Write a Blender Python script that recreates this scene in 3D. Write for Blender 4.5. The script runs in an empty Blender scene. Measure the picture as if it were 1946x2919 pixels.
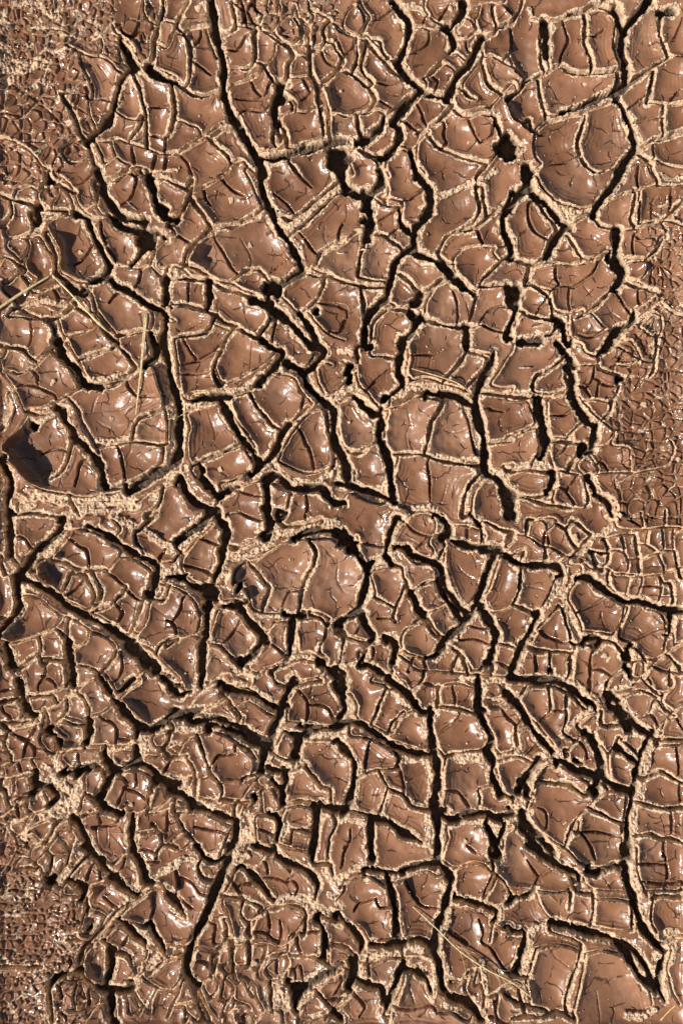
import bpy, math, random, time
import numpy as np
from mathutils import Vector
T0 = time.time()
random.seed(7)
rng = np.random.default_rng(7)

SUN_ELEV, SUN_TRAVEL, SUN_STR, SKY_STR, EXPOSURE = 42.0, 25.0, 4.6, 0.05, 0.3
GRID = 2.2
BOWL1, BOWL2 = 0.30, 0.36
SPEC = 0.35
WET0, WET1, WET2 = (0.165, 0.070, 0.032), (0.225, 0.098, 0.047), (0.30, 0.14, 0.072)
TAN0, TAN1, TAN2, TAN3 = (0.30, 0.15, 0.08), (0.72, 0.45, 0.27), (0.86, 0.62, 0.40), (0.93, 0.78, 0.57)
TAN_G = (0.80, 0.60, 0.42)
NECK = 8.0
COAT, COAT_R = 1.0, 0.075
RIM = 6.0
SHELF_A, SHELF_a, SHELF_B = 15.0, 11.0, 7.0
NECK2 = 5.0
# ------------------------------------------------------------------ camera, sky, sun, exposure
PX = 0.0003                       # metres of ground per pixel of the photograph
W0, H0 = 1946.0, 2919.0
def wx(px): return (px - W0 / 2) * PX
def wy(py): return (H0 / 2 - py) * PX
sc = bpy.context.scene
cam_d = bpy.data.cameras.new('camera'); cam = bpy.data.objects.new('camera', cam_d)
sc.collection.objects.link(cam); sc.camera = cam
CAM_Z = 1.35
cam.location = (0, 0, CAM_Z); cam.rotation_euler = (0, 0, 0)
cam_d.sensor_fit = 'VERTICAL'; cam_d.sensor_height = 24.0
cam_d.lens = 24.0 * CAM_Z / (H0 * PX)
cam_d.clip_start = 0.01; cam_d.clip_end = 200

SUN_EL = math.radians(SUN_ELEV); TRAVEL = math.radians(SUN_TRAVEL)      # light comes from the lower left and travels up to the right
world = bpy.data.worlds.new('World'); sc.world = world; world.use_nodes = True
wn = world.node_tree.nodes; wl = world.node_tree.links
bg = wn['Background']; sky = wn.new('ShaderNodeTexSky'); sky.sky_type = 'NISHITA'; sky.sun_disc = False
sky.sun_elevation = SUN_EL
sky.sun_rotation = math.atan2(-math.cos(TRAVEL), -math.sin(TRAVEL)) % (2 * math.pi)
wl.new(sky.outputs[0], bg.inputs[0]); bg.inputs[1].default_value = SKY_STR
sun_d = bpy.data.lights.new('sun', 'SUN'); sun = bpy.data.objects.new('sun', sun_d); sc.collection.objects.link(sun)
sun_d.energy = SUN_STR; sun_d.angle = math.radians(0.5); sun_d.color = (1.0, 0.955, 0.89)
sdir = Vector((math.cos(TRAVEL) * math.cos(SUN_EL), math.sin(TRAVEL) * math.cos(SUN_EL), -math.sin(SUN_EL)))
sun.rotation_euler = sdir.to_track_quat('-Z', 'Y').to_euler(); sun.location = -sdir * 5
sc.view_settings.view_transform = 'Standard'; sc.view_settings.look = 'None'
sc.view_settings.exposure = EXPOSURE; sc.view_settings.gamma = 1.0; sc.view_settings.use_curve_mapping = False
try: sc.cycles.use_denoising = True
except Exception: pass

# ------------------------------------------------------------------ helpers
def link(o, parent=None):
    sc.collection.objects.link(o)
    if parent is not None: o.parent = parent
    return o
def tag(o, label=None, cat=None, group=None, kind=None):
    if label: o['label'] = label
    if cat: o['category'] = cat
    if group: o['group'] = group
    if kind: o['kind'] = kind
    return o

class Noise:
    """smooth value noise on arrays of pixel coordinates"""
    def __init__(s, seed):
        s.t = np.random.default_rng(seed).random((256, 256)).astype(np.float32) * 2 - 1
    def __call__(s, x, y, scale):
        x = x / scale + 1000.37; y = y / scale + 1000.71
        xi = np.floor(x).astype(np.int32); yi = np.floor(y).astype(np.int32)
        fx = (x - xi).astype(np.float32); fy = (y - yi).astype(np.float32)
        fx = fx * fx * fx * (fx * (fx * 6 - 15) + 10); fy = fy * fy * fy * (fy * (fy * 6 - 15) + 10)
        x0 = xi & 255; x1 = (xi + 1) & 255; y0 = yi & 255; y1 = (yi + 1) & 255
        t = s.t
        a = t[y0, x0] * (1 - fx) + t[y0, x1] * fx
        b = t[y1, x0] * (1 - fx) + t[y1, x1] * fx
        return a * (1 - fy) + b * fy
N = [Noise(100 + i) for i in range(16)]
def sm(t):
    t = np.clip(t, 0, 1); return t * t * (3 - 2 * t)

# ------------------------------------------------------------------ the crack plan of the ground, in ground pixels of 0.3 mm
TRACE = """
@0,0
a 146,0 146,10 142,20 138,36 137,50 135,57
A 106,35 112,45 118,57 121,60 113,66 108,72 105,82 102,94 97,105 93,112 86,120 80,126
B 121,60 130,58 137,60 145,63 157,68
A 132,61 140,66 148,71 157,73
a 120,70 126,82 129,96 131,115 131,132
a 127,104 124,113 116,125
B 86,126 98,126 103,124 116,128 130,132 145,138 157,135
B 101,97 107,102 113,106 120,107 126,105
a 54,84 62,96 68,108 73,120 78,127 81,137 85,150 88,157
B 60,41 72,46 82,51 88,50 97,54 104,62 110,65
a 88,50 91,42 90,33
B 72,50 74,60 80,72 83,80 82,88 79,92 81,104 86,115 88,119
B 54,84 65,80 72,76
C 80,90 88,88 100,90
B 0,122 10,126 20,130 32,140 36,146 44,152
B 55,134 62,128 70,124 76,127
B 55,134 58,142 66,147 78,142
B 86,127 92,140 94,146 102,140
B 100,127 103,137 109,144 118,148
C 118,133 120,146
C 139,137 136,152
C 148,139 147,155
B 118,148 128,150 138,154 157,152
C 131,95 142,96 153,95
a 153,77 156,90 155,106 152,118 147,123
C 132,119 140,121 148,123 147,134
B 128,0 129,10 133,17 139,21 145,17
B 145,18 157,20
B 138,60 137,42 140,38 148,43 152,38 155,28
C 108,22 109,28 116,32 125,28 133,27 138,24
B 100,22 103,28 110,34 114,36 120,45
C 126,28 128,36 137,38
R 8,62 20,58 34,54 44,55
R 4,75 12,68 24,62 40,58 40,68 32,76
R 34,3 42,10 52,14
R 85,20 90,26 84,32
R 0,40 10,52 16,55
@480,0
A 38,0 40,15 42,28 45,40 47,48 49,60 48,70 49,82
A 49,82 52,92 56,102 62,110 66,120 72,128 78,140 83,150 84,157
a 18,0 12,12 9,18 8,24 15,32 19,40 20,52 19,66 18,74
a 0,69 6,74 14,80 20,84 30,86 40,83 49,82
C 14,15 26,14 35,13
B 17,27 25,24 33,23
C 33,23 38,40 42,50
C 23,40 27,36 29,28
C 20,52 28,58 38,66
C 0,40 3,30 15,32
a 3,76 4,90 6,100 4,112 0,120
B 6,107 14,109 20,112 26,114 29,121
B 29,123 20,128 8,137 0,138
B 29,122 38,118 46,111 55,108 62,107
a 36,123 42,130 50,136 54,141 56,147
a 40,122 46,117 56,114 63,116 66,125
B 8,138 16,134 26,128 36,123
C 11,139 17,146 21,157
B 56,147 50,153 45,157
B 56,147 64,143 72,150 80,157
a 56,3 59,12 60,22 57,27 50,30 46,31
B 60,22 66,23 70,24 76,26 84,28 90,32 98,37 108,42
C 50,42 60,44 65,40 70,32
a 76,30 77,42 77,52 75,58 69,62 65,61
C 54,60 60,60 65,61
B 77,54 85,58 82,66 75,70 66,74 58,76 52,82
B 78,54 84,58 91,54 94,46 95,39
a 78,28 77,35 78,50
a 85,58 92,70 96,74 102,75
A 98,76 97,85 94,95 95,105 97,110
A 102,76 98,84
B 95,39 93,50 88,58 85,61
a 111,46 112,50 107,58 106,68 103,75
a 98,37 108,42 111,50
B 112,50 108,60 107,68 112,70 120,68 127,66
a 126,40 126,54 127,66 130,72 133,80 134,95 137,108 139,122
B 108,42 112,50 118,50 126,54
B 108,42 116,39 126,40
B 94,28 98,34 108,40 115,36 119,28 113,18 110,15
B 94,28 97,22 105,16 110,15
B 84,13 82,20 84,27 90,29 97,22 97,12 88,12 84,13
B 88,0 88,10 95,13 100,7 98,2
C 77,0 78,8 84,12
C 64,0 67,6 68,14 70,22
C 58,2 66,8
C 73,5 72,12 76,20 82,22
B 119,18 118,28 120,38 125,40 124,28 126,22 120,18
B 113,5 116,15 124,22 130,14 125,8 125,2
B 125,8 133,10 144,18 157,28
B 130,14 126,26 125,40
a 138,26 140,36 136,42 128,45
C 127,30 131,33 130,40
B 127,45 128,60 131,70 135,74
a 147,38 150,45 155,52 150,62 143,70 138,74
C 136,42 140,53 145,57
a 157,55 150,64 142,72 140,76
B 135,75 140,85 143,98 142,110 144,122
B 144,98 145,122 157,128
C 120,70 124,77 126,84 120,90 113,92
B 103,83 108,86 114,93 114,100
B 96,108 103,103 114,100 122,102 130,97 136,95
C 103,84 110,92 111,98
a 100,108 104,118 106,130
B 106,131 115,130 125,127 137,122
A 84,141 95,141 108,137 120,133 135,130 157,124
a 93,98 94,112 93,125
C 73,72 78,80 83,85
C 60,88 70,88 78,88 86,86 90,76
C 64,101 72,98 84,99 90,94
C 94,112 99,120 100,128 88,132
B 80,134 90,134 100,128
a 97,110 99,120
B 108,140 115,138 128,136 145,134
a 108,145 112,150 118,157
A 147,136 151,145 153,157
G 151,143 9
G 98,84 5
@960,0
A 50,0 56,8 61,14 64,22 63,32 60,42 57,50 53,56
A 53,56 60,64 66,72 75,80 85,84 98,88
a 98,88 103,94 108,100 112,103
A 75,80 68,88 60,96 53,105 50,110 56,115 55,125 50,134 40,141
a 40,140 28,138 20,134
A 98,87 103,78 107,68 117,58 123,46 127,36 130,33
B 20,0 24,8 29,14 27,19
a 27,19 23,28
B 23,26 30,34 38,42 41,46 50,55
C 31,17 40,15 47,10
a 33,34 38,36 40,44 45,52
a 26,36 24,48 22,58 25,65 32,72
a 26,36 36,48 47,60 60,70
C 32,72 42,74 52,74 60,71
B 14,5 8,12 5,22 9,28 17,31 23,26 24,15 19,6 14,5
B 0,26 8,30 17,33 24,36
C 0,35 4,44 7,48 13,44 16,35
C 7,50 3,58 12,65
a 17,34 18,50 15,60 13,66
a 0,62 13,66 22,73 30,80 34,86 33,93 28,100 20,101
B 0,102 8,104 20,101
B 28,100 38,99 43,103
a 18,103 19,112 21,120
A 43,103 40,113 30,122 18,127
C 34,87 42,92 49,98
B 49,98 43,104
B 49,98 58,92 65,86
B 20,127 26,134 36,140
a 0,134 10,133 18,132
B 9,136 12,147 15,157
B 20,133 26,140 36,145 37,157
G 3,142 10
B 45,142 44,150 47,157
B 45,142 56,133 65,136
A 66,134 68,145 72,157
B 57,106 58,120 56,128 64,132 70,128 74,117
C 60,108 66,112 72,117
B 57,106 64,100 66,92
C 72,93 76,100 78,108
B 66,92 72,90 76,82
a 72,118 84,112 95,103 103,95
B 83,118 74,125 71,135 73,147 80,157
a 84,124 90,131 96,134 104,137 118,142
C 97,110 96,120 98,127 95,131
B 145,120 147,130 142,138 136,146
C 116,103 120,112 124,120 128,127
C 128,127 137,122 140,112
B 112,103 120,104 127,102 137,103
A 139,102 143,110 146,120
G 152,131 11
a 119,142 130,145 133,147 125,157
B 128,55 120,64 114,72 113,78 118,85 124,88
B 128,55 130,50
a 129,54 132,64 135,73 142,79 148,84
B 148,84 140,92 136,97
B 136,97 128,96 115,100 108,101
a 110,78 118,86 122,88
B 110,78 104,85 104,92 108,98
A 111,0 112,8 108,16 103,21 97,22
B 78,0 79,8 84,16 92,20 99,21
C 92,16 96,10 100,5
B 61,12 63,18 70,22 77,22
C 77,22 80,15
B 66,23 75,24 83,27 90,26 97,23
C 83,27 82,36 78,42 72,46 65,47
A 97,24 104,32 104,42 101,46
B 101,46 95,52 92,56 94,58
a 94,56 86,63 80,68 77,70
B 97,56 104,62 107,69
B 77,70 80,76
C 84,68 90,72 88,80
B 97,50 105,46 112,51 117,56
B 113,14 104,22 103,28 107,34 114,35 120,30
B 113,14 120,20 125,28 127,36
C 115,36 120,31 125,29
C 115,36 117,44 121,46
B 112,8 122,5 130,4 143,4 150,2
B 128,5 126,14 123,18 125,26 130,33
a 139,5 140,15 143,25
a 130,33 140,30 143,25 150,23 157,19
B 149,5 157,14
C 156,28 156,42 152,50
B 130,33 130,49 138,50 145,54 157,60
B 157,74 150,80 148,84 157,83
R 60,4 72,6 78,12
@1446,0
A 97,8 100,20 103,28 102,40 104,52 107,62 105,74 97,82
a 91,8 97,15 103,25
A 126,0 118,12 110,20 105,28
A 97,82 85,87 72,92 60,97 48,100
A 98,90 105,100 110,112 113,122 115,132 107,142 100,157
a 97,82 97,90
a 115,133 124,130 130,125 140,123 157,116
a 13,0 10,10 5,18 0,22
a 31,18 40,18 48,17 58,12 70,8 80,5 95,9
A 33,20 35,26 35,38 35,50
a 30,20 30,40 30,55 34,64
B 35,50 38,60
C 50,23 54,35 49,48 47,58
a 70,16 70,28 69,38 72,46 75,52 75,60
C 72,30 78,32 87,26
B 97,22 94,38 96,50 99,58
a 34,64 47,58 55,62 65,65 75,65 88,65 101,61
C 3,27 4,38 3,46 0,50
B 0,48 4,58 10,66 15,70
a 15,70 14,76 12,80 0,88
a 15,73 27,68 34,64
a 28,72 30,84 33,98 34,106
B 33,100 38,103 50,102
a 97,66 98,74 95,80
B 0,90 2,98 6,106 14,112
a 20,106 21,116 24,118
B 14,113 22,118 28,112 34,106
B 24,120 23,130 25,140 30,148
C 28,121 34,120 40,118
B 26,118 34,110 45,107 58,104 70,100 95,91
a 69,104 66,115 62,128 65,141
C 30,149 38,147 50,145 58,142 64,140
a 65,141 70,148 77,153 82,155
B 82,155 92,150 97,143 105,135
G 5,130 8
G 17,152 6
a 138,8 136,20 136,30 140,40 143,50
A 138,10 148,8
a 143,52 133,57 128,61 115,70 109,73
B 143,50 157,51
C 143,36 150,33 155,22 157,15
a 131,62 129,75 126,86 124,92
C 109,97 118,90 126,84
B 124,91 130,92 140,93 157,92
C 145,92 150,84 155,80
a 139,93 139,105 139,120
C 115,109 125,106 138,104
C 117,135 124,145 130,157
a 119,138 128,146
B 130,130 131,140 140,147 157,150
C 118,148 126,146
R 20,8 24,16 30,18
R 85,2 95,4
@0,485
a 0,22 10,26 20,28 32,32 44,36 58,36
B 13,23 16,17 25,15 33,18
B 33,24 40,10
B 33,18 34,26
C 43,15 46,22
B 48,12 52,20 47,30
B 40,9 48,12 58,18 64,26 67,35
B 40,0 40,10
A 43,0 43,8
a 48,10 58,16 66,20
B 55,6 65,16 70,20
C 48,0 50,6 62,12 66,12 76,10 82,6
B 70,20 68,24 72,32 76,34 84,30 90,38 96,40
a 84,10 86,20 86,30
a 70,36 76,42 82,44 90,43
A 86,0 90,10 92,20 97,28 104,36 112,42 122,45 130,45
A 131,5 137,15 138,25 142,38 147,42 157,45
a 94,10 104,5 112,0
C 118,4 122,8 120,18 116,26 110,30
C 94,8 104,10 110,6 116,0
a 125,2 137,6 142,6 157,12
A 98,41 108,49 118,52 126,58 128,68 124,76 118,84
A 122,52 132,56 143,56
G 131,62 8
G 145,34 5
A 68,38 76,42 80,50 84,60 90,72 96,84 94,94 88,98 80,100
B 44,46 52,42 62,40 70,40
B 42,52 47,60 52,70 54,80 54,90 60,95 70,100 80,100
a 40,56 44,64 48,75 50,85 49,92
C 66,86 74,80 82,69
C 90,45 92,58 95,68 103,80
B 97,84 105,84 113,86 120,83
B 11,32 10,42 5,48 4,54 6,60 14,60 24,58
a 26,38 30,48 28,56 24,58
A 32,37 34,45
R 36,38 38,46 36,54
R 60,36 70,40
a 9,28 10,38 4,47 0,50
B 7,62 6,70 14,76 19,82
B 7,62 18,60 25,63 26,72 20,80
B 26,60 32,58 38,62 42,70 48,80 49,90
B 25,76 22,84 26,92 32,98
B 0,84 4,78 10,80 17,86 18,92 10,98 4,102 0,98
a 17,84 22,88 20,93
B 4,102 10,100 18,94 24,100 28,108
B 3,107 8,113 14,118
a 12,124 20,122 36,118 50,122 60,118 64,112
A 60,104 68,108 76,108
a 80,100 74,106 60,100 52,94 49,90
B 36,110 44,106 52,103 62,104 67,110
B 36,110 35,118
C 48,106 52,114 52,124
C 52,114 61,116 62,122
a 18,123 24,128 36,132 48,133 58,128 64,122
B 52,132 55,142 58,150 60,157
a 42,134 48,142 50,157
C 28,133 28,145 26,157
B 8,131 18,131 28,134 38,133
B 58,127 66,122 78,128 86,138 76,145 66,147 60,148
B 66,118 74,113 80,118 82,126
B 80,109 84,116 86,124 85,130
a 66,118 70,124 80,130
a 86,132 92,142 98,150 105,155
A 98,97 104,103 112,106 122,113 132,120 142,124 148,130 146,145 145,157
B 80,108 83,112 85,122 92,132 100,142 104,148
a 104,148 114,146 128,144
C 97,118 102,112 110,109
B 132,122 137,130 134,145
C 126,90 124,98 122,103
A 148,97 147,106 148,117
B 100,86 112,86 124,88 134,86 144,95 152,96
a 100,84 96,92 100,98
B 105,152 110,148 120,146
B 157,58 148,62 140,70 137,76
R 137,80 145,88 157,92
B 75,36 84,42 94,42
B 147,120 150,130 157,135
@480,485
A 82,0 82,12 86,24 92,36 96,48 104,58 110,68 116,80 120,90
A 120,90 112,94 104,100 94,106 88,108
A 74,116 84,118 94,126 104,132 112,140 120,148 128,157
A 88,108 90,118
a 21,28 30,38 36,48 40,54
B 20,24 28,34 38,46
B 20,22 30,16 42,10 55,0
B 68,0 74,12 80,25 84,33
a 40,51 52,50 64,46 76,40 85,34
a 20,8 20,16 19,24
a 0,9 10,14 18,18
a 19,24 12,36 6,44 0,48
C 50,10 58,18 66,22
C 32,18 34,26 38,31
B 18,28 12,40 8,48 0,52
a 35,53 28,60 22,66 16,74 14,82
C 6,57 14,62 21,66
a 40,53 32,58 24,66 20,74 17,82
a 14,84 24,87 34,93
B 55,52 66,48 80,42
C 42,62 48,71 52,78 56,86 61,92
c 64,60 68,66 73,74 74,82 73,88
a 62,95 68,91 78,88 86,94 90,98 97,98
B 34,93 44,98 54,100 60,96
C 90,93 100,86 108,79
B 56,101 66,106 76,110 84,114
G 92,106 8
a 40,100 50,106 60,108 70,112 78,118
B 0,86 12,88 20,94 34,98 40,100
a 0,97 14,96 26,98 36,99
C 18,98 18,108 18,116
A 36,100 36,110 36,120
a 2,120 12,120 22,122 34,126 42,130 50,136 60,140 70,146 78,150 84,153 90,157
a 91,128 90,136 84,144 80,150
B 0,125 10,122 24,125 36,128 41,134
a 40,134 36,142 28,147 18,148 8,150
a 57,143 52,150 48,157
B 40,137 52,142
C 96,134 93,148 92,157
A 153,0 156,10 157,16
a 99,40 108,44 118,38 128,30 140,20 152,10
R 110,50 118,43 130,34 144,22 153,16
a 112,55 122,47 132,38 146,25 157,19
C 112,0 120,8 128,15
C 94,20 104,28 110,35
C 120,58 128,70 135,76
c 140,48 139,58 143,66
C 155,48 152,58 153,64
a 133,82 136,74 144,69 152,64 157,62
B 133,82 128,88 121,90
a 130,88 140,92 148,96 157,100
B 104,103 112,98 122,92
B 123,92 132,96 139,95
a 140,96 137,106 132,116 124,124 118,128
B 99,110 108,120 117,128
G 133,125 3
C 136,118 144,119 150,120 157,123
C 145,144 152,145 157,134
B 126,128 134,138 144,147 157,152
A 117,128 122,136 128,144 134,157
@960,485
A 4,0 6,10 8,18
A 10,16 20,22 28,22 34,17 39,12 39,0
A 24,20 28,30 30,45 28,55 27,62
G 27,30 6
G 28,44 4
a 28,58 24,68 21,78 19,93
a 0,97 12,101 24,104 34,105 44,104
c 8,30 9,40 4,52 1,64
B 0,68 8,63 18,55
a 34,57 42,58 50,64 56,68
A 68,70 60,74 54,80 50,90 48,100 45,113
B 20,96 32,99 43,100
A 56,36 58,46 62,52 68,56
B 34,24 42,32 54,33 56,38
a 42,25 44,31
C 36,47 44,42 54,36
C 48,57 54,52 60,50
A 70,0 76,8 82,15 84,28 81,38 75,46 70,52 69,62 70,72 76,76 86,80 96,87 104,95 112,103 122,111
G 79,38 4
B 42,0 46,14 46,24 58,28
C 58,28 68,25 76,18 79,10
B 46,24 59,30 58,42 64,48
R 88,24 104,18 118,12 132,6 142,0
a 124,14 126,24 127,36 122,46 112,53 104,56 96,62 91,72
a 130,14 131,28 134,42
a 150,34 142,37 134,42 126,50 116,54
A 157,20 153,30 149,40 150,55 154,68 157,76
C 125,54 130,66
B 104,79 112,71 122,68 136,69 141,69 140,74
a 90,73 94,80 102,84
C 147,68 152,67
a 157,76 146,82 138,90 130,97
B 104,80 106,90 114,98 122,106
a 128,104 136,104 146,103 157,103
B 130,97 127,104 122,112
a 56,92 64,98 70,106 75,110
a 75,110 84,106 92,100 100,96 103,94
A 75,110 73,116 68,120
B 45,115 54,122 62,120 68,116
a 48,124 60,125 70,128 78,130
G 73,131 5
B 92,100 86,108 80,118 79,130
a 79,132 88,136 98,139 108,140 118,139 128,138
C 124,112 122,124 118,136
C 104,108 107,118 108,132
C 157,122 146,121 136,126 130,133 127,138
A 152,104 154,116 157,120
C 130,138 138,142 147,144
A 116,141 116,157
a 44,125 38,130 32,138 30,150 30,157
A 66,128 70,136 68,144 60,152 58,157
A 45,113 38,120 30,127 26,136 25,146 25,157
a 21,105 23,116 24,127
C 0,119 8,123 9,133 4,143 0,145
B 80,136 72,142 66,150 62,157
@1446,485
A 14,0 18,8 22,20 32,28 40,36 48,46 54,50
A 20,15 12,20 4,30 0,38
A 52,49 46,58 40,68 36,76
a 36,76 24,84 12,82 4,80
A 1,62 4,72 3,78
a 24,22 30,34 40,46 44,52 38,64 34,76
C 19,30 19,42 24,54 36,62
A 100,0 96,12 88,22 80,32 78,40
B 24,0 30,14 42,26 58,33 66,34 78,30
R 44,28 52,36 56,42
R 60,38 70,36 77,34
B 57,49 66,43 78,38
a 76,41 84,49 94,52 102,54
a 114,22 112,34 110,44 114,50
B 88,28 100,22 118,17 130,12
C 118,0 116,10 118,18
a 130,0 134,10
R 138,4 146,8 157,6
B 118,20 117,34 117,48
C 147,14 147,28 143,42
B 117,48 128,46 140,43
a 143,42 150,34 157,28
B 130,13 148,13 157,12
B 106,53 116,52 128,48 136,46 144,46 157,50
A 99,53 98,64 98,76
B 94,52 92,60 95,72
a 53,58 60,68 66,79
B 68,79 78,78 88,70 95,72
c 58,58 70,60 78,60 86,67
B 42,83 54,84 64,82 68,79
C 113,58 112,74
C 117,52 117,60 130,60 133,66
B 133,66 137,58 142,57
a 126,78 134,70 137,64 142,58 138,50 138,46
B 98,77 110,78 124,79 132,80
A 90,79 98,82 103,88 100,98 96,106
G 99,85 5
a 96,104 86,114 76,124 66,130
B 24,88 40,85 60,84 76,82
B 24,88 20,96 24,103 38,107
C 43,86 43,96 46,103 38,108
C 80,82 76,92 68,99 58,104
C 46,103 56,103 60,104
C 56,104 55,114 56,125
B 38,108 39,118 43,125 54,128 66,124
c 68,102 76,112
a 20,102 30,108 36,112 39,122 40,130
C 26,127 32,120 35,114
A 0,103 8,108 8,118 6,130 2,140 0,150
G 7,107 6
a 9,122 20,130 36,134 44,134
B 4,150 8,136 16,128
a 42,135 42,142 40,146
B 6,154 20,150 34,148
A 12,154 28,152
A 44,134 50,140 52,152 56,157
a 20,84 18,94 16,102
B 74,126 84,138 94,145
B 74,124 84,116 94,108 103,97
A 114,126 112,134 104,140 96,146 92,152 88,157
C 96,108 102,116 108,124 114,127
c 87,119 96,128 104,134
a 104,97 110,102 124,106 133,108
C 117,107 117,117 120,121
B 114,124 122,119 130,113 134,107
B 104,95 104,84 114,82 124,82 124,90 120,96 115,98
B 104,95 114,98 124,103 134,106
B 62,132 72,126
C 62,146 72,149 82,146 88,142
B 55,132 54,142 58,152
B 94,157 104,146 116,134 128,124 138,116
B 134,108 138,118 146,126 157,131
B 118,138 124,132 130,127 138,133 136,147 126,147 118,140
@0,970
a 0,4 8,5 20,8 26,14 32,19
a 5,6 3,14 0,18
B 8,28 18,30 26,26
B 49,6 40,15 30,25
B 46,0 48,5 40,12 32,18
A 52,0 55,12 62,21 68,26 72,34 76,40 88,41
B 60,0 66,12 71,19 76,30 82,38
a 71,18 80,14 90,11 104,6
a 104,3 108,8 114,14 118,20 122,25
a 82,40 92,38 104,36 114,31 120,26
R 84,36 100,34 118,27
A 136,0 138,8 137,16 130,22
A 146,0 149,18 153,35 158,54 160,72 160,90 159,103 153,112 142,118 132,125 120,132 114,136
B 120,26 128,22 136,24 141,36 145,48 147,60 150,76 150,92
a 76,42 88,42 100,40 112,34 116,30 122,26 130,20
C 114,34 115,42 122,49 132,50 146,50
a 62,53 68,62 72,72 78,82 85,94
R 88,90 100,90 112,88 120,86
a 86,94 100,93 116,91 130,92 144,94 150,92
a 118,86 120,78 126,70 136,66 146,61
c 88,48 84,54 82,64
c 76,65 90,63 105,62 114,57 117,52
c 86,72 92,76 97,78 98,83
B 0,26 6,34 14,46 20,60 22,64
C 28,26 33,32 34,42
C 20,40 30,41 40,45 49,49
a 49,12 56,20 64,28 70,40
B 22,64 26,62 40,60 50,56 60,50 74,42
a 22,64 32,66 40,65 50,60
A 54,62 58,72 64,80 66,88 74,94 82,104 88,112 92,126 92,130
a 66,88 62,100 60,108 56,116 46,124
B 24,66 18,76 10,86 4,92 2,100 6,108 14,114 20,122 30,130 45,136 58,138 75,140 86,138
a 6,48 8,60 4,72 0,80
A 0,108 7,120 9,132 6,142
G 29,76 3
C 36,102 46,98 56,98 60,100
C 82,105 72,110 69,120 67,130
R 36,72 46,66 52,61
C 104,94 108,104 110,116 112,130
c 117,93 116,100 112,106
B 85,95 90,106 93,120 94,128 92,134
a 95,134 104,132 116,127 130,122 143,112 146,96
R 24,134 40,142 60,146 80,148 100,146 120,143
R 30,138 50,141 66,144 90,142 110,140
R 16,138 30,146 20,150
R 76,152 100,152 124,148
R 136,140 144,132 154,124
B 122,145 132,138 144,132 157,130
a 146,131 144,142 138,152 130,157
B 16,146 26,144 40,144 54,148 62,144
a 62,140 66,150 70,157
@480,970
B 6,0 9,20 10,38 14,52 22,54
B 14,52 22,48 34,46 44,42
C 12,22 26,18 38,12 46,4 48,0
C 14,30 28,29 40,26
a 46,10 42,20 40,28 44,38 48,41
C 14,0 18,8 24,16
B 52,0 47,9 45,14
B 42,24 46,34 50,38 60,36 74,28 84,22 94,12
c 76,0 74,12 74,22 72,29
R 50,46 64,44 78,36 90,28 98,24
A 84,0 92,6 102,10 98,18 92,26 84,34 80,40
A 104,20 110,23 116,26 122,31
B 106,18 116,24 122,24 130,12 128,4
A 132,2 138,8 136,16 126,26 122,32 124,40 130,48 140,56 148,62 148,74 148,88 152,100 157,108
B 131,26 134,38 142,50 148,46 157,38
B 128,26 138,20 146,22
A 22,54 30,52 42,50 52,50
R 54,48 66,46 76,42
a 54,50 64,47 72,45 82,38 92,30 98,28
B 98,30 108,32 114,36 118,44 128,56
A 47,54 54,68 62,84 72,96 80,108
B 54,50 56,60 62,72 70,84 76,94 80,104 84,110
a 73,48 78,58 86,68 92,76 100,80
A 108,75 100,86 96,98 88,108 82,112 74,122
a 128,58 118,66 108,76
C 117,46 121,50 119,62
B 138,60 124,68 112,81 103,96 99,108
a 140,60 142,76 146,92 148,106 146,114
B 99,108 110,114 122,119 134,117 146,112
R 96,112 106,122 120,127 134,125 146,118
C 117,80 124,94 128,104 130,115
A 86,124 98,121 104,128 112,133 124,132 136,132 142,140 148,146 157,146
R 18,59 30,55 44,53
B 18,64 30,60 44,57
B 16,66 19,78 17,92 18,106 22,114
a 22,112 36,106 50,100 64,93
a 66,94 72,104 80,114
B 46,129 58,125 70,119 78,114
A 30,116 30,124 38,134 44,140 52,136 62,130
B 20,114 26,126 34,134 44,142
A 10,122 14,134 22,144 36,150
c 35,62 38,72 41,84 38,94
R 0,122 10,117 16,114
B 0,130 8,132 16,142 20,150 34,152
B 44,144 56,136 62,132 72,128 82,126
A 87,127 88,140 88,157
C 62,135 72,138 82,140
a 92,127 100,132 108,136
a 109,137 107,146 104,157
B 109,138 120,137 134,136 140,142
C 123,138 124,150 122,157
R 148,52 157,46
B 150,56 152,70 150,84 157,98
@960,970
a 30,14 40,14 54,16
A 60,0 58,12 56,18 56,30 58,38 54,44 50,48
G 9,26 5
G 11,35 4
a 18,6 19,16 20,20
R 2,10 10,10 16,14
B 18,20 17,30 20,40 26,46
C 26,46 34,36 42,30 49,26
B 28,48 34,56 40,62 46,60 48,50 54,46
G 43,53 3
R 4,48 14,42 20,44
R 48,52 58,48 62,44
B 62,0 64,14 62,28 66,35
a 114,0 115,10 110,20 102,28 95,36
C 72,13 84,13 94,9
c 84,15 82,24 78,28
R 66,42 80,40 92,41 104,43 116,50
a 118,10 126,12 134,16 137,20
a 134,18 130,28 122,36 116,42
A 140,10 138,20 132,32 128,42 124,52 124,64 128,78 132,94 132,108 134,118 142,124 150,132 157,138
B 66,36 80,34 94,38 108,42 118,46
A 80,46 90,48 100,48 112,52 122,58
B 2,60 1,76 4,90 10,98 22,99 34,92
B 2,58 10,52 16,52
A 15,50 20,54 24,60 32,66 38,66
A 40,62 40,74 38,86 40,92
a 10,99 18,101 26,98
A 0,96 6,106 9,120 12,130
B 9,100 11,114 13,128
A 0,128 12,130 22,134 34,136 46,142 52,146
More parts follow.
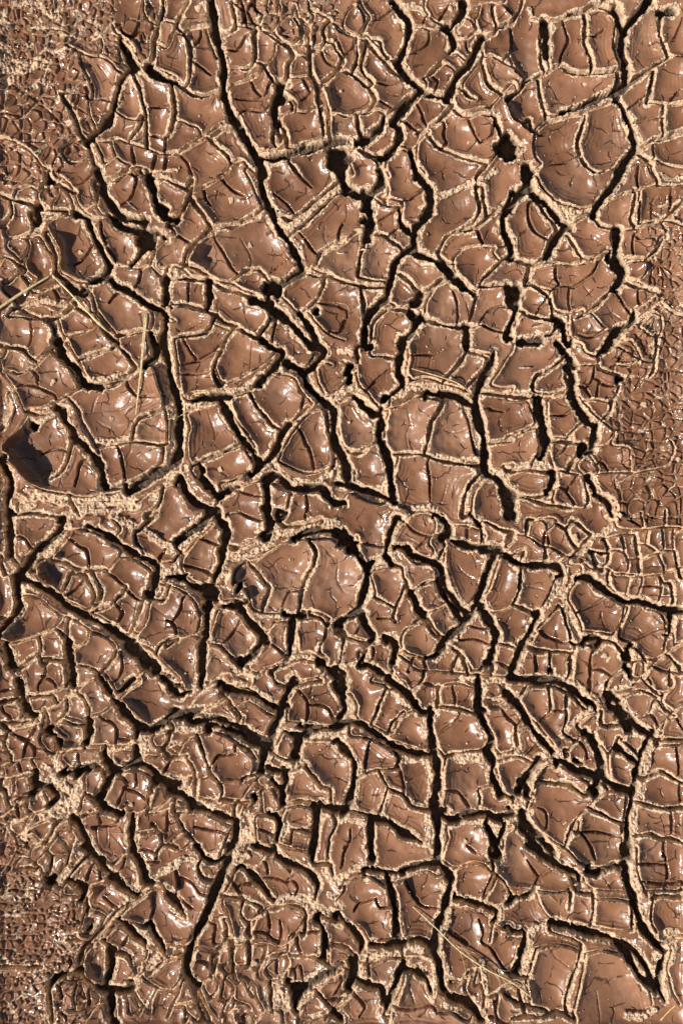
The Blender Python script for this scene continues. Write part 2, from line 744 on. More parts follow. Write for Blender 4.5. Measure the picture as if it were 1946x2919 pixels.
A 40,92 44,102 47,112 48,126 50,140
B 48,60 56,58 62,54 74,50 90,54
B 46,64 43,76 43,88 46,98 52,102
a 52,102 64,102 76,102 90,107 104,110 120,112 130,112
R 90,104 104,107 124,107
a 94,52 92,62 85,72 82,84 79,97
c 63,62 66,74 62,84 64,96
C 113,58 118,74 121,90 124,102
c 96,80 106,82 116,79
B 54,108 52,118 49,124 51,140 56,148 64,151
C 81,110 83,124 83,144
a 128,120 118,130 114,140 112,157
c 98,130 95,142 92,147
B 124,114 127,124
R 66,151 76,149 88,151
a 130,47 140,48 157,50
B 127,58 129,72 134,88
a 134,92 148,90 157,89
B 134,112 142,118 150,112 157,110
C 136,60 138,62 150,64
B 134,92 136,104 134,112
B 134,124 124,134 121,146 121,157
A 148,134 152,144 153,157
B 4,150 10,137 22,142 34,146 42,146
B 157,8 148,22 140,34 138,40 148,42 157,42
B 119,9 130,11 140,14
@1446,970
a 13,2 20,4 28,3
A 44,0 50,8 56,16 60,22
B 44,4 50,8 54,12
a 54,12 46,20 36,27 26,32 22,40 22,44
a 54,24 52,32 54,40
A 56,24 58,36 58,46 62,58 66,66 74,74 79,76
B 24,46 36,48 48,44 56,42
R 0,45 14,47 24,48
a 0,49 12,51 24,51 38,51
A 25,52 27,64 31,72 33,84 34,96 31,106
A 29,52 30,66 33,78
B 0,53 10,54 18,55 21,62 24,72 24,76
a 0,88 10,84 20,79 24,77
B 26,80 28,92 26,104 22,110
R 0,112 14,112 30,110
a 0,117 14,116 30,117 40,118
B 36,56 36,70 37,84 38,96 38,106 42,113
B 38,52 46,50 54,47
C 38,67 50,67 60,61
a 70,70 62,78 56,84 54,89
B 38,86 48,87 56,88
a 38,90 50,91 60,92 66,94
G 68,97 4
B 58,84 60,92 68,92 76,88 76,78 70,72
A 79,76 78,88 76,98 70,102
a 64,94 63,102 58,110 54,118
B 42,113 52,118 62,120 70,121
C 39,107 46,104 52,96
B 60,24 60,36 62,44 66,52 74,62 84,72 92,78
C 62,40 70,42 76,33 77,24
B 66,22 76,22
C 79,34 88,40 98,41 100,34
G 100,35 2
B 80,26 90,30 98,31
C 81,40 80,50
a 100,42 97,50 93,55
B 68,54 78,53 88,55 93,56
a 93,57 92,65 86,70
C 68,42 74,50
B 104,0 94,6 80,14
B 66,4 70,11 78,14
A 94,0 86,8 80,13
B 80,15 82,24 90,28 96,30
B 94,4 104,9 115,16 117,20
C 104,9 98,20 92,25
B 96,22 104,23 117,20
B 110,0 117,10 120,18 132,19
a 133,0 132,14 131,24 126,33
B 70,121 84,119 100,118 110,119 125,117 140,113 148,100 145,90
B 80,76 82,86 80,94 90,90 94,82
B 92,78 96,84 92,92 96,95 108,96 109,105 110,118
B 72,100 66,106 62,114 70,121
B 74,104 80,112 81,118
C 84,108 90,116
A 72,122 76,130 80,138 90,144 94,157
B 73,122 80,132 86,138 94,142 98,150
a 0,132 6,136 20,140 32,139 38,132
A 42,118 40,128 36,136
B 43,120 44,130
C 44,130 52,134 57,142 60,148
C 53,134 58,128 62,122
B 42,132 41,144 50,148 62,150 74,148
a 69,124 71,134 72,142 70,148
B 72,140 76,138 86,142 88,150
A 6,136 4,150 6,157
a 6,138 18,142 30,146 40,148 56,150
@0,1455
A 6,0 8,12 8,24 8,40
C 10,22 20,24 27,33
a 12,4 30,3 50,6 54,12
A 55,8 52,18 44,26 36,32 30,38 24,48 18,56
R 62,12 56,22 48,32 40,42 36,46
a 8,40 14,46 18,52
a 34,36 30,46 27,54
B 0,42 8,40
B 4,58 12,58 20,54
a 0,48 4,56
A 78,14 90,20 104,28 114,36 126,42 138,48 140,54 138,62 134,76
B 62,17 78,18 92,24 100,32
B 62,22 54,32 46,42
a 46,45 58,47 66,52 76,54 88,53 94,53
B 101,32 107,36 106,42 100,50 94,56
C 62,25 70,32 78,36 79,48
B 46,43 36,44 32,54 36,62 48,70 60,80 72,86 84,92
A 14,60 24,64 36,70 48,76 58,84 70,92 82,98 96,106 108,114 120,122 130,132 140,142
B 84,92 100,102 114,112 126,120 138,127 148,138 157,146
a 64,56 60,64 56,72
a 64,57 74,58 80,66 84,76 82,84 79,89
a 82,56 88,66 90,76 86,84
C 95,55 104,62 112,68
a 112,68 108,76 100,84 90,88 84,90
C 74,65 68,71 61,75
C 112,68 114,72 120,78 127,81
a 136,58 132,70 127,81 122,98 117,109
B 108,42 120,44 130,50 136,56
C 104,84 109,92 105,101
R 117,110 126,116 134,122
B 134,84 131,98 124,110
B 88,8 87,16 96,20 104,22
a 100,8 107,16
a 124,18 120,20 122,30
R 100,5 114,12 126,16 140,26 152,32
B 126,34 130,42 142,46 152,46
C 148,34 143,42
a 124,18 132,10 140,4
B 138,62 147,66 150,60
a 138,80 146,80 152,68
R 144,50 150,56 157,50
c 138,87 148,94
a 139,128 144,120 157,114
c 140,97 150,99 157,107
A 14,62 15,76 17,84 14,92 8,100 0,108
C 0,96 8,97
B 14,78 24,76 36,80 46,88 54,94
B 0,112 6,116 14,118 28,114 40,110 50,104 55,96
c 28,81 35,90 38,100 40,106
B 56,94 66,97 76,104 81,108
a 50,106 56,112 60,116
a 60,102 60,116 62,124
B 80,108 78,116 70,122 66,124
a 36,115 37,126 34,130
A 4,120 8,128 10,138
B 0,124 6,134 12,146 20,157
a 12,144 22,138 32,130
a 35,130 38,138 41,137
A 60,118 62,132 64,142 65,157
a 38,133 50,134 60,136
C 41,136 40,148 34,157
a 58,136 60,150 59,157
C 38,148 48,154
B 66,124 68,138
a 68,139 78,140 86,144
B 81,108 92,112 100,118 104,124
a 104,126 98,136 90,144
B 91,145 80,152 70,157
C 92,145 98,152 102,157
B 104,126 114,122
A 112,124 122,130 128,138
B 130,140 124,148 114,157
C 108,130 109,140 106,150
R 130,134 140,146 148,150
a 134,144 146,150 157,156
@480,1455
A 6,30 16,22 26,14 34,6 38,0
R 0,36 10,32 20,24 30,18 40,12
B 42,12 30,22 20,32 12,42
C 30,26 38,29 46,32
A 43,0 44,8 48,12 51,18 50,28 48,36 47,46 44,54 41,61
C 14,49 26,52 36,56 40,60
B 13,42 12,52 18,60 28,66 40,66
a 4,46 8,40 10,38
A 0,60 10,60 18,66 28,70 36,76 34,96 33,112
G 37,75 8
G 10,59 4
G 33,88 4
B 0,68 12,72 22,80 28,92 27,104 24,111
C 13,80 10,90 4,100
C 0,99 6,104 8,112
B 0,122 10,115 22,112 28,116
A 32,112 30,124 29,140 28,157
B 0,140 8,148 14,157
B 52,8 54,20 52,30
A 86,0 90,10 88,20 86,25
a 60,34 70,30 78,26 86,20
R 52,36 62,34 74,30 84,26 96,22 108,18 120,14 136,10 150,12
R 58,42 70,42 82,34 92,30
R 53,40 50,50 54,56 50,64
C 52,4 62,2 72,6 82,9
a 104,14 116,13 128,10 136,8
A 97,0 98,8
A 112,25 124,20 136,18 148,19 157,23
G 149,20 5
B 58,66 60,54 68,48 78,44 90,36 104,28 118,26 130,26 146,26 154,34
a 72,47 76,52 84,62 90,70 86,80 84,90
a 126,28 131,36 130,50 124,60 119,72 118,82 116,90
C 119,72 108,73 104,80 102,90
B 70,80 78,90 90,92 102,92 116,92 130,90 144,97
B 60,64 70,72 74,84
c 88,44 94,50 98,56
c 102,52 112,55 120,58
c 128,69 140,64 151,60
c 151,44 151,60 152,66 157,74
G 62,69 4
B 44,70 47,76 50,80 60,80
A 50,86 60,86 70,82
A 62,84 68,94 76,104 84,112 86,118
A 84,112 80,124 72,132 64,138
B 44,90 40,100 36,118
B 44,90 50,88 58,88 64,94
B 64,94 70,102 80,112 78,122 66,134 60,134
a 37,119 46,122 52,128 60,136
C 63,100 58,110 48,120
B 35,122 33,140 34,154 44,148 54,146
B 76,100 82,106 88,108 94,100
R 80,92 90,94 98,94
B 88,110 95,100 110,100
C 88,118 98,124 105,130
A 111,100 109,114 108,130
B 88,118 80,128 70,138 78,146 84,142 94,138 105,130
A 104,94 114,95 120,93
B 116,128 115,116 113,104 116,98 128,97
a 126,93 136,97 142,103
C 141,106 140,114 136,120
a 136,120 136,128 142,134
B 116,128 126,126 134,132
a 154,104 157,110
R 116,132 130,134
A 136,136 144,144 152,150 157,154
a 118,134 104,138 96,142 90,146
B 124,134 134,138 138,144 132,150 120,152 112,157
a 91,145 96,154 100,157
B 56,150 66,146 74,150 73,157
R 60,142 72,144 80,148
@960,1455
A 0,22 10,26 16,34 20,44 26,52 26,64 24,76 18,90 8,96 0,102
G 6,24 7
G 13,34 5
A 26,52 32,46
B 18,22 20,36 26,48
C 20,29 30,31 40,33
A 54,6 50,16 46,26 44,38 46,44
B 60,10 52,20 48,30 60,33 68,36
C 62,12 68,18 76,22 82,23
B 62,8 70,4 82,4 88,10 87,20
A 88,4 96,10 100,18 98,24
C 81,23 78,28 73,33
B 84,23 82,30 86,36
a 94,22 96,32 92,40
A 52,33 62,34 66,40 74,44 84,47 92,50 94,58 96,66 102,76 110,86 117,94
B 66,34 70,40 80,42 92,44
B 97,30 96,42 96,54 100,66 106,78 114,88
A 103,28 114,31 128,34 138,35 146,36
A 144,37 138,48 134,58 130,70 126,80 122,92 118,97
B 137,40 132,56 128,68 120,80 114,86
c 108,49 116,58 128,64
c 116,34 124,44 126,52
B 100,20 104,14 114,14 126,18
C 116,14 117,24
B 102,27 114,29 126,31
a 128,14 130,24 129,32
A 120,4 126,12
B 133,22 132,30 144,33
a 130,10 140,14 148,18 157,20
a 157,24 152,32
B 146,42 141,56 136,70 128,82
R 140,50 135,64 131,76 126,86
a 147,42 157,40
B 130,86 138,91 146,90 157,84
A 128,88 134,96 139,104 142,112 140,122 137,132 135,136
B 141,100 147,110 146,116
a 142,118 150,120 157,122
B 46,36 56,34 64,42 72,48 84,48 88,54 90,62
a 48,49 58,52 60,60 64,68
a 66,74 74,68 82,64 91,63
B 49,49 42,52 33,54
B 30,58 34,70 34,76
a 60,68 58,76 54,84
a 34,78 42,82 52,88
A 66,74 70,80 72,88 78,94
B 80,91 90,88 100,82
A 92,66 96,76 102,84 108,94 112,98
a 80,94 86,104 92,112 98,114
A 118,94 112,104 104,110 98,116
a 52,88 50,96
a 78,95 70,100
C 36,97 48,97 52,100
A 22,92 26,104 32,114
B 20,92 8,98 2,106 6,112 18,114 30,118
C 24,98 20,106 17,112
a 0,110 8,114 18,117 26,120
B 78,96 70,102 60,108 57,118 60,126 70,130 80,132
a 80,98 84,108 90,114
A 97,116 92,126 88,130
A 44,114 52,118 52,128 50,136
B 28,122 38,118 48,118
C 33,126 31,136
a 50,128 48,140 49,146
a 26,122 24,132
a 6,116 5,126 4,134
C 20,126 20,132
R 0,138 12,138 24,136 34,142
A 20,140 30,140 38,146
A 0,142 6,148 4,157
a 40,147 48,150 54,157
B 56,130 64,136 72,142 90,144 104,146 130,147 157,149
C 68,134 64,144
C 78,134 80,142
a 77,146 76,152 72,157
a 108,132 104,140 103,146
R 84,131 92,128 100,124
B 98,118 106,124 114,132 120,142
a 104,124 112,132 117,146
C 110,116 122,115 136,119
C 118,103 128,106 137,105
B 120,143 128,142
a 138,132 130,140
B 110,110 116,102 122,92
a 139,134 138,147
C 139,134 148,138 157,144
R 110,152 130,153 157,152
@1446,1455
a 16,20 18,10 22,8
B 0,18 12,22 18,24 30,32 40,34 50,40 56,42
B 17,22 20,12 26,9 32,10 36,18
C 34,20 32,30
C 36,18 37,30
B 36,18 42,12 45,12
a 44,12 52,17 56,26 62,34 65,35
a 58,9 66,14 74,21
a 75,22 70,28 64,36 58,42
a 57,12 53,16
B 24,8 40,7 46,12
a 33,33 34,43
a 14,36 13,43
a 2,20 0,28
A 0,42 6,46 14,49 28,50 40,50 46,52 50,58
B 49,42 45,46
R 50,48 53,56 50,70 46,78
R 60,42 70,34 76,24 86,20 94,14
a 12,52 11,66 8,76 5,83
a 5,84 14,88 24,93 26,94
B 44,60 38,72 32,84 27,92
R 46,64 42,74 36,84 30,92
c 17,67 26,69 34,72
A 28,94 22,106 16,116 12,124 8,136 4,144
B 0,86 6,84
B 0,120 8,124
C 0,141 5,142
B 44,88 34,98 27,106 22,116 18,122
a 46,84 50,92 53,104 55,114 56,118
C 28,107 34,112 42,116 52,118
a 19,122 26,126 38,126 48,127 58,128
C 24,124 25,138 23,147
a 38,127 38,138 41,148
G 40,141 2
a 57,128 56,142 53,152
c 10,139 14,142 15,147
B 2,148 16,148 30,148 42,149 54,154
A 4,150 20,152 40,153 52,157
B 62,63 56,72 54,80 60,90 64,100 67,108
R 61,62 54,70 49,80
R 51,84 57,96 62,106 66,112
A 62,61 70,60 77,64 88,72 98,78 106,82 118,82 130,86 144,90 150,90 157,90
C 64,90 70,87 78,85 88,78
B 78,70 90,78 100,84 106,86
B 104,84 102,98 96,108 91,111 80,109 67,108
c 74,89 84,90 94,92
c 84,90 86,100 88,108
B 108,86 104,98 100,106 100,114 110,118
B 124,88 136,92 141,102 141,116 140,124
C 110,118 118,115 128,110 136,106
B 110,118 116,126 124,132 131,134 140,126
A 146,90 146,104 144,112
c 106,104 116,106 121,111
A 68,118 76,114 84,116 80,122
B 60,120 70,120 78,124
a 84,116 94,118 100,124 104,130
B 76,127 80,122
B 60,122 59,138 57,150
C 75,126 74,142 75,157
C 76,142 84,143 92,148
B 94,147 100,142 106,138
a 92,150 88,157
A 108,124 108,132
A 106,140 110,150
B 92,150 104,142 109,150
R 94,116 100,122 108,126
B 112,136 111,148 118,150 122,142 120,134 112,136
a 118,128 124,136
B 157,118 148,124 140,130 130,138 120,150 112,157
B 130,140 140,144 157,146
C 126,150 130,157
a 145,144 145,157
a 144,130 152,138 154,144
B 56,48 66,50 67,60
B 68,56 76,58 77,64
B 96,2 97,14 108,17 125,17 140,15 157,17
B 120,14 119,2
B 140,12 140,0
B 84,26 98,22 114,22
a 87,27 91,38 88,48 86,50
B 94,35 102,37 108,46 107,56
B 102,26 104,36
a 114,22 115,34 117,44 118,56
B 125,20 124,30
B 114,30 124,31 132,36 136,44 140,54
B 107,44 116,43
B 86,50 94,55 108,57 120,59 132,58 140,55 157,50
B 138,22 139,34 136,38
B 148,22 149,36
B 138,36 150,36
a 76,40 78,50 84,54
a 74,37 84,38 88,38
B 66,44 74,52 84,52
a 150,36 152,50 155,60
B 120,44 128,40
B 78,56 80,64
a 90,56 90,66
B 94,58 108,60 107,70
B 109,60 120,60 118,70 116,76
B 92,68 100,74 116,78 128,82 138,86
B 136,60 137,70 135,82
C 122,68 136,69
a 137,60 140,65 146,66 148,76 147,86
B 138,77 148,77
B 66,46 68,60
B 150,92 148,110 150,122
@0,1940
a 14,0 15,12 18,18
C 0,10 8,8
a 0,20 8,18 16,17
C 3,28 9,32 10,38
A 15,2 20,14 23,26 30,32
a 0,39 14,38 28,36
B 16,17 20,30 18,36
B 14,1 20,10 24,14 38,12 50,9 60,4 68,0
a 26,15 38,14 46,14
a 46,13 49,18
B 24,16 28,26 32,30 42,26 52,20 62,14 68,11 72,6 80,0
a 40,26 43,36 40,44
a 60,18 60,26 56,32 50,40 46,42
B 58,31 66,35 76,39
a 70,12 76,18 80,26 79,36
B 80,30 84,31 94,27 104,20
A 90,0 96,8 101,18 105,22
B 98,0 104,10
B 107,16 118,28 128,37 136,41 146,36 157,26
A 104,20 112,29 120,38 128,44 136,44 148,37 157,30
B 107,16 116,8 126,0
A 118,0 107,10
A 146,0 157,10
B 84,36 83,50 82,57
A 106,24 114,34 121,42 122,50
B 82,58 98,59 110,58 122,52
A 79,38 79,48 78,56
C 92,34 102,40 104,48 104,57
C 104,52 118,54
a 56,35 66,40 76,42 76,52 75,60
B 48,40 60,50
B 40,28 38,42 36,52 42,62 48,66
B 50,62 62,62 76,61
G 51,55 4
G 45,48 4
B 30,30 38,42
C 10,46 16,50 24,54 28,50 32,42
C 24,55 22,62 21,70
C 26,57 31,62 32,70
C 30,60 36,60
a 6,48 4,58 8,66 11,74
B 8,45 18,44 32,40
B 0,77 10,74 20,71 32,70 42,69
B 0,64 6,64
a 0,50 4,58
a 28,72 32,80 36,84
B 4,80 6,88 20,84 32,82
C 18,76 20,82
B 0,90 12,87 28,84
B 13,88 13,102 24,104
A 31,84 30,94 28,102
C 12,90 14,100 8,106 5,108
a 0,96 4,100 6,110
A 34,94 44,96 50,104 44,112
G 45,97 3
A 26,102 36,96
a 14,108 24,106 24,118
B 26,102 24,116 32,118 42,112 40,100
R 38,76 48,84 40,90
R 52,90 60,96 66,100 72,92
R 54,104 62,112 72,108
R 48,116 60,116 66,118
R 58,98 70,104 62,108
R 48,70 56,84
A 54,84 64,82 72,80 84,77
G 70,83 4
C 70,64 70,72 72,78
B 55,70 56,66 62,64 76,62 88,62
B 56,72 62,78 74,78 88,76 92,72
A 94,60 92,68 95,74 98,80
B 100,70 100,66 106,64 120,64
B 100,70 106,77 118,78 126,74
A 121,60 122,74
A 98,80 106,82
R 96,60 104,60 120,58
B 137,50 148,44 152,50 148,58 140,60 136,54 137,50
R 124,50 132,46 140,42
R 126,52 130,60 128,66
a 152,46 150,56 144,62
B 128,76 128,68 140,68 148,62 157,58
C 148,64 153,70 148,80 146,86
B 128,78 136,80 144,86 157,92
A 104,82 114,78 126,76 136,80 144,88 157,94
B 108,82 120,81 132,84 136,90
C 122,82 122,92 119,99
C 103,86 110,88 114,94
B 101,88 96,98 88,108
C 111,97 122,101 132,108
a 137,90 134,100 132,110
C 108,104 105,112
B 88,110 94,113 104,115 112,119 124,119 132,112
B 139,92 136,104 133,116 144,112 157,100
A 140,90 150,95 157,100
B 76,100 76,84 88,80
B 76,101 88,103
a 90,78 94,86 94,92
A 100,84 95,94 91,102 88,108
a 76,102 84,108 88,112
B 74,104 72,114 70,121 82,116 90,112
A 92,114 102,118 108,122
A 66,124 72,134 78,146 84,157
B 70,124 76,136 82,148 86,157
C 88,118 90,128 92,132
C 82,131 92,132 104,130 106,122
c 96,132 95,148
c 86,134 87,146
c 98,138 106,146 112,154
A 118,122 117,136 118,152
B 74,122 84,118 96,118
c 98,136 114,137
B 122,122 122,136 136,134
C 136,128 142,136 148,138
C 150,118 149,132 149,140
B 132,120 142,118 157,112
B 128,138 140,136
a 142,136 145,146 140,154
R 122,138 122,150 126,157
a 145,147 150,148 157,150
C 150,128 157,126
B 22,140 24,134 32,128 42,124 48,124
a 50,126 46,136 40,146
B 22,140 30,138 36,144 42,142
B 30,120 24,130 20,138
R 36,122 46,118
B 6,118 12,112 18,110
C 15,112 16,120
a 22,112 26,118
B 0,124 8,128 20,124 22,122
B 28,120 22,128
B 10,124 8,134 18,139 22,130
a 50,130 54,126 60,124
a 64,124 64,134 66,140
B 52,136 60,134 66,132
a 52,140 58,148 60,154
B 51,140 42,152 46,157
a 66,142 62,150
B 42,142 34,146 28,152
@480,1940
A 0,6 8,14 14,12 20,10
B 10,4 18,10 30,6
B 16,26 24,16 34,8 44,5 48,14 38,22 26,27 18,27
A 46,2 52,8 60,10 70,10
a 48,12 56,20
A 70,10 82,16 92,22 100,28 98,34 94,44 92,54 90,62
R 62,2 76,8 88,15 102,25
A 10,32 18,30 30,26
G 17,32 3
a 0,36 4,44
B 28,30 40,24 52,18 56,24 62,34 60,40
A 20,39 32,36 42,35 52,38 60,42 70,46 80,52 88,58
A 36,41 46,42 56,46 66,50 76,56 84,62 84,72 82,80
a 57,22 62,28 64,34 61,41
B 60,24 66,20 74,20 84,26 94,33
B 68,32 67,44
c 70,34 76,34 82,38
a 94,34 90,44 86,53
B 68,46 78,52 88,57
B 10,62 16,54 26,49 36,46 44,47 56,52 64,58 68,64 76,70 75,82
a 26,50 30,62 34,74 38,84 44,90 48,98 46,107
C 38,77 44,68 52,67 60,66
c 51,52 53,66
C 60,58 60,66
a 62,58 70,62 78,70
a 66,88 76,84 84,82
B 48,92 58,91 66,90
C 26,90 40,84
a 16,69 21,78 24,90 24,104
a 0,70 6,68 16,68
B 8,66 10,62
B 0,88 6,92 18,86 20,84
B 8,92 16,98 20,88
B 26,92 24,102 36,107 46,106 58,106 72,108
a 48,107 60,109 72,109
R 8,44 20,44 30,42
R 2,54 10,58
B 0,60 8,66
A 0,100 8,102 14,106 22,112
B 4,104 8,114 20,114
a 6,116 4,112
a 8,120 20,116 28,115
R 12,118 24,112 34,108
R 36,106 46,104
B 66,106 70,98 76,92 80,96 74,106
B 60,124 66,112 70,112
a 60,110 58,120 62,125
G 79,105 2
B 82,98 84,110 86,120 100,116 96,104 92,97 84,98
A 94,92 100,98 104,90 103,80
A 98,98 102,104 101,112
B 78,89 86,84 92,90 84,96 78,89
B 106,82 104,96 102,112
A 88,79 96,82 106,82
B 92,68 88,76 90,80
a 94,66 102,71 112,72
B 104,46 98,56 95,65
A 116,50 115,60 112,68
A 108,48 118,50 124,48
B 118,56 118,66 114,72
B 114,6 108,18 106,30 106,36
A 112,0 106,12 102,22
a 116,4 126,2 136,1
C 116,9 124,18 125,28 124,37
C 126,22 136,23 142,26 148,34
c 148,14 140,23
B 106,37 116,38 130,41 144,40 157,36
A 148,4 154,14 157,16
A 118,42 130,44 144,43 157,40
B 120,56 132,57 148,56
R 128,50 140,48 152,47
a 107,82 116,78 122,75
a 122,76 128,84 136,94 144,98 145,108 146,112
a 104,112 112,108 124,108 136,112 144,114
A 136,113 146,115 157,115
B 106,114 116,112 130,114
A 133,116 132,130 130,144 128,157
a 110,133 122,135 130,138
B 98,132 104,116
A 90,120 98,124 99,132 96,142
B 79,122 78,134 80,146 92,148
C 81,133 92,138
C 111,136 109,150
B 96,144 108,150 120,152
a 146,118 150,130 144,140 143,150 142,157
R 136,118 148,118
A 26,114 36,118 48,122 60,127
B 10,122 20,118 30,119 42,124 54,130
B 58,130 52,142 46,157
A 60,128 60,140 56,150
c 23,126 23,138
c 43,124 43,150
C 23,132 32,134 44,135 54,138
a 4,116 10,126 14,134 20,142 28,150 32,157
B 42,116 50,112 58,112 60,122
R 62,128 70,136 66,150
R 70,120 76,126 74,136
R 58,150 64,157
R 72,138 82,148 92,152
A 76,149 86,152 94,154
B 0,146 8,140 16,136
C 12,152 20,146
@960,1940
A 0,40 8,39 16,38 24,42 32,47 40,52 48,58 60,63 72,66 86,67
A 86,62 88,70 90,80 90,90 89,100 87,110 88,120 90,130 90,142 90,157
A 84,28 83,40 85,52 87,62
A 46,0 54,6 62,12 68,20 74,28 84,30
B 12,12 18,22 18,32 24,38 34,42 46,48
a 42,12 38,22 32,36
B 30,1 40,4 48,8
R 50,10 58,18 66,24
a 46,48 50,38 56,32 60,28
B 50,46 56,34 64,28 72,26
B 50,54 62,58 74,62 85,62
R 75,28 78,36 78,50
A 6,8 5,18 6,28 2,34
R 12,14 12,28 6,34
B 58,0 66,10 70,18 74,26 80,28 90,24
C 76,1 84,4 90,6
C 76,0 68,9
a 90,6 91,16 90,22
B 91,10 92,6 106,3 122,7
A 126,0 127,12 126,24
C 104,8 106,16 106,23
a 92,23 106,25 118,28 124,30
B 129,14 128,6 140,3 146,6 146,14 138,17 130,17
R 128,22 140,18 150,14
a 134,20 146,18 152,12
B 83,32 86,46 90,60 96,68
a 96,68 108,65 126,63
A 127,28 131,40 136,48 138,56 134,62
C 90,48 100,42 108,34 110,29
B 130,28 134,40 140,50 141,60 146,66
C 146,24 150,30 157,36
a 138,24 146,24 157,18
R 102,70 114,72 130,72
R 118,66 132,68
B 97,72 95,88 94,100 93,112 98,118
A 134,66 140,74 139,84 142,92 146,102
C 97,98 108,100 114,108 119,116
a 126,98 128,106 126,114
B 128,96 138,92
B 98,118 104,122 116,117 130,114 140,120 150,117 157,112
A 94,120 102,126 112,122 120,120 132,120 142,124 150,122 157,120
R 98,132 112,127 128,127
B 98,132 99,142 95,157
A 134,128 138,140 142,150 144,157
C 116,148 124,154
A 144,124 150,130 148,136 144,146
B 157,132 150,138 148,150
B 142,70 144,84 150,100 157,103
a 144,100 157,106
a 146,71 157,69
B 144,66 157,64
R 78,70 84,80 84,100 81,116 82,130 80,146
R 56,70 68,71 78,72
a 55,70 52,78
A 0,55 6,62 14,72 16,84 14,98 10,112
B 12,49 24,51 38,56 50,64
a 18,88 26,83 36,80 46,79 54,78
a 37,81 42,90 46,96 43,106 38,120
a 46,96 54,100 60,103 66,112 78,116
C 56,80 60,92 60,101
C 28,58 26,70 24,82
a 0,117 14,118 24,120 34,124
A 34,124 46,128 60,138 76,146
A 30,124 30,138 31,157
R 13,104 16,114
C 12,134 12,144 6,157
R 0,126 10,125 22,128
@1446,1940
a 14,10 18,6 30,5 42,6 54,12 62,18 70,26
A 30,0 44,1 54,6 62,12 72,20 76,22
R 58,1 66,7 76,15 82,20
B 10,18 18,30 26,38 34,48 42,58
a 37,7 38,18 38,28
a 53,14 52,24 53,34 50,46
C 38,26 50,27
C 26,38 38,29
R 70,29 62,35 54,43 46,52
A 3,14 10,24 18,34
B 8,40 18,34
A 18,36 26,48 34,58 40,64
C 0,34 6,38 8,42
B 9,46 18,42
a 7,42 8,52 10,60
C 18,66 30,56 34,53
a 0,70 10,68 18,72 26,74 36,70 42,66
A 28,72 22,82 16,90 10,98
A 12,92 18,98 18,104
B 0,102 8,104 10,100
R 12,98 14,108 8,112 0,112
B 62,40 70,34 80,28 84,27
a 84,28 83,38
a 62,42 68,48 76,50
B 76,46 84,39
a 86,41 96,41 106,40
A 92,22 98,28 104,36 110,44
A 90,14 98,18 104,28 112,36 120,44 130,50
B 76,46 80,52 86,60 90,67
a 100,52 96,60 90,66
B 108,44 104,52 99,60
A 70,48 76,54 80,62 83,72 86,82
B 54,62 62,54 68,50
a 58,53 62,54
C 63,54 70,62 72,70 74,72 66,76
G 64,75 1
B 54,66 56,74 64,80 78,84
a 50,62 52,70 55,75
A 44,72 54,76 62,82 72,84 80,90 78,98
G 78,99 3
B 90,66 91,80 93,88
A 100,62 108,68 116,74
A 125,54 120,64 118,74 114,84 113,94 112,104 110,114 108,124 108,140 109,157
C 105,56 112,62 118,70
R 129,56 123,66 120,78 118,94 115,110 113,130 113,150
R 128,60 126,70 123,84 121,98 119,108
B 93,88 104,94 112,97
A 84,86 98,96 108,100
a 84,92 90,98
B 34,78 26,90 22,104 18,112 18,120 26,132 36,140 50,149
B 34,78 44,75 52,80 62,86 72,92 74,98
a 28,90 40,92 54,93 62,98 70,103 76,102
C 28,114 34,118 36,126 35,132
B 78,106 72,114 64,120 62,126
a 62,124 56,134 52,147
A 12,118 16,128 24,138 34,148 42,156
A 14,134 24,146 32,157
B 78,105 88,100 96,98
a 76,117 84,120 94,125 104,128
B 107,100 105,114 104,126
B 64,122 62,136
C 64,136 76,135 88,138 100,140
C 64,136 72,144 77,157
B 101,128 102,140 104,157
B 98,18 108,30 118,38 130,46
a 112,9 122,10 132,14 138,24 146,30
B 112,9 104,14 98,18
a 130,20 127,30
C 118,34 128,31 134,40 134,44
a 122,0 130,8 136,14
B 130,8 138,12 138,20 146,26
R 94,10 106,6 116,0
a 92,13 104,9 112,8
B 138,13 146,6 148,0
B 157,20 148,28 138,38 134,46
C 73,0 73,10
C 90,0 88,10
B 138,46 142,36 150,33
B 138,50 148,52 157,53
C 151,34 157,44
a 134,54 157,54
B 134,58 150,58 157,57
C 150,59 152,72 152,84
a 122,88 130,84 138,82 148,88 157,92
C 154,92 155,106
a 120,110 130,113 144,115 157,114
C 146,114 147,128 146,140
a 117,139 126,138 138,142 146,142 157,146
C 140,144 140,157
@0,2419
A 72,0 80,4 88,10 94,18 104,28 112,36 119,40
B 80,6 66,20 60,28 56,36
a 78,8 64,22 58,32
B 62,28 72,32 80,33 90,30 98,27
C 82,16 79,24 77,32
C 88,14 90,28
B 82,8 92,18
A 119,4 124,14 128,22 131,30
B 92,9 100,13 108,8 118,4
C 112,10 108,20
R 118,38 126,30 132,28 144,22 157,16
R 134,28 126,38 114,46 104,54 96,62 88,74 80,84
a 131,34 118,47 104,57 94,69 84,80 76,87
C 126,2 138,4 140,10
C 122,8 130,11 142,13
a 134,31 144,32 150,40 157,47
B 78,34 82,38 78,46 80,54 90,57 94,60
A 98,28 108,34 114,38
C 92,44 98,48 103,52
a 76,36 77,50 78,58
B 60,28 56,36 57,42 66,42 72,44
A 62,31 72,34 74,44 70,48
B 76,56 74,64 73,74 80,78 86,75 94,62
G 80,69 2
B 133,40 122,48 112,56 106,64
C 133,40 136,50 136,60 133,70
B 106,64 118,65 128,70
A 134,70 138,78 144,86 146,92
A 106,65 114,71 120,78 128,84 131,92
B 104,66 98,74 93,84
C 117,76 112,84 108,90
B 96,78 104,70 112,72 117,76
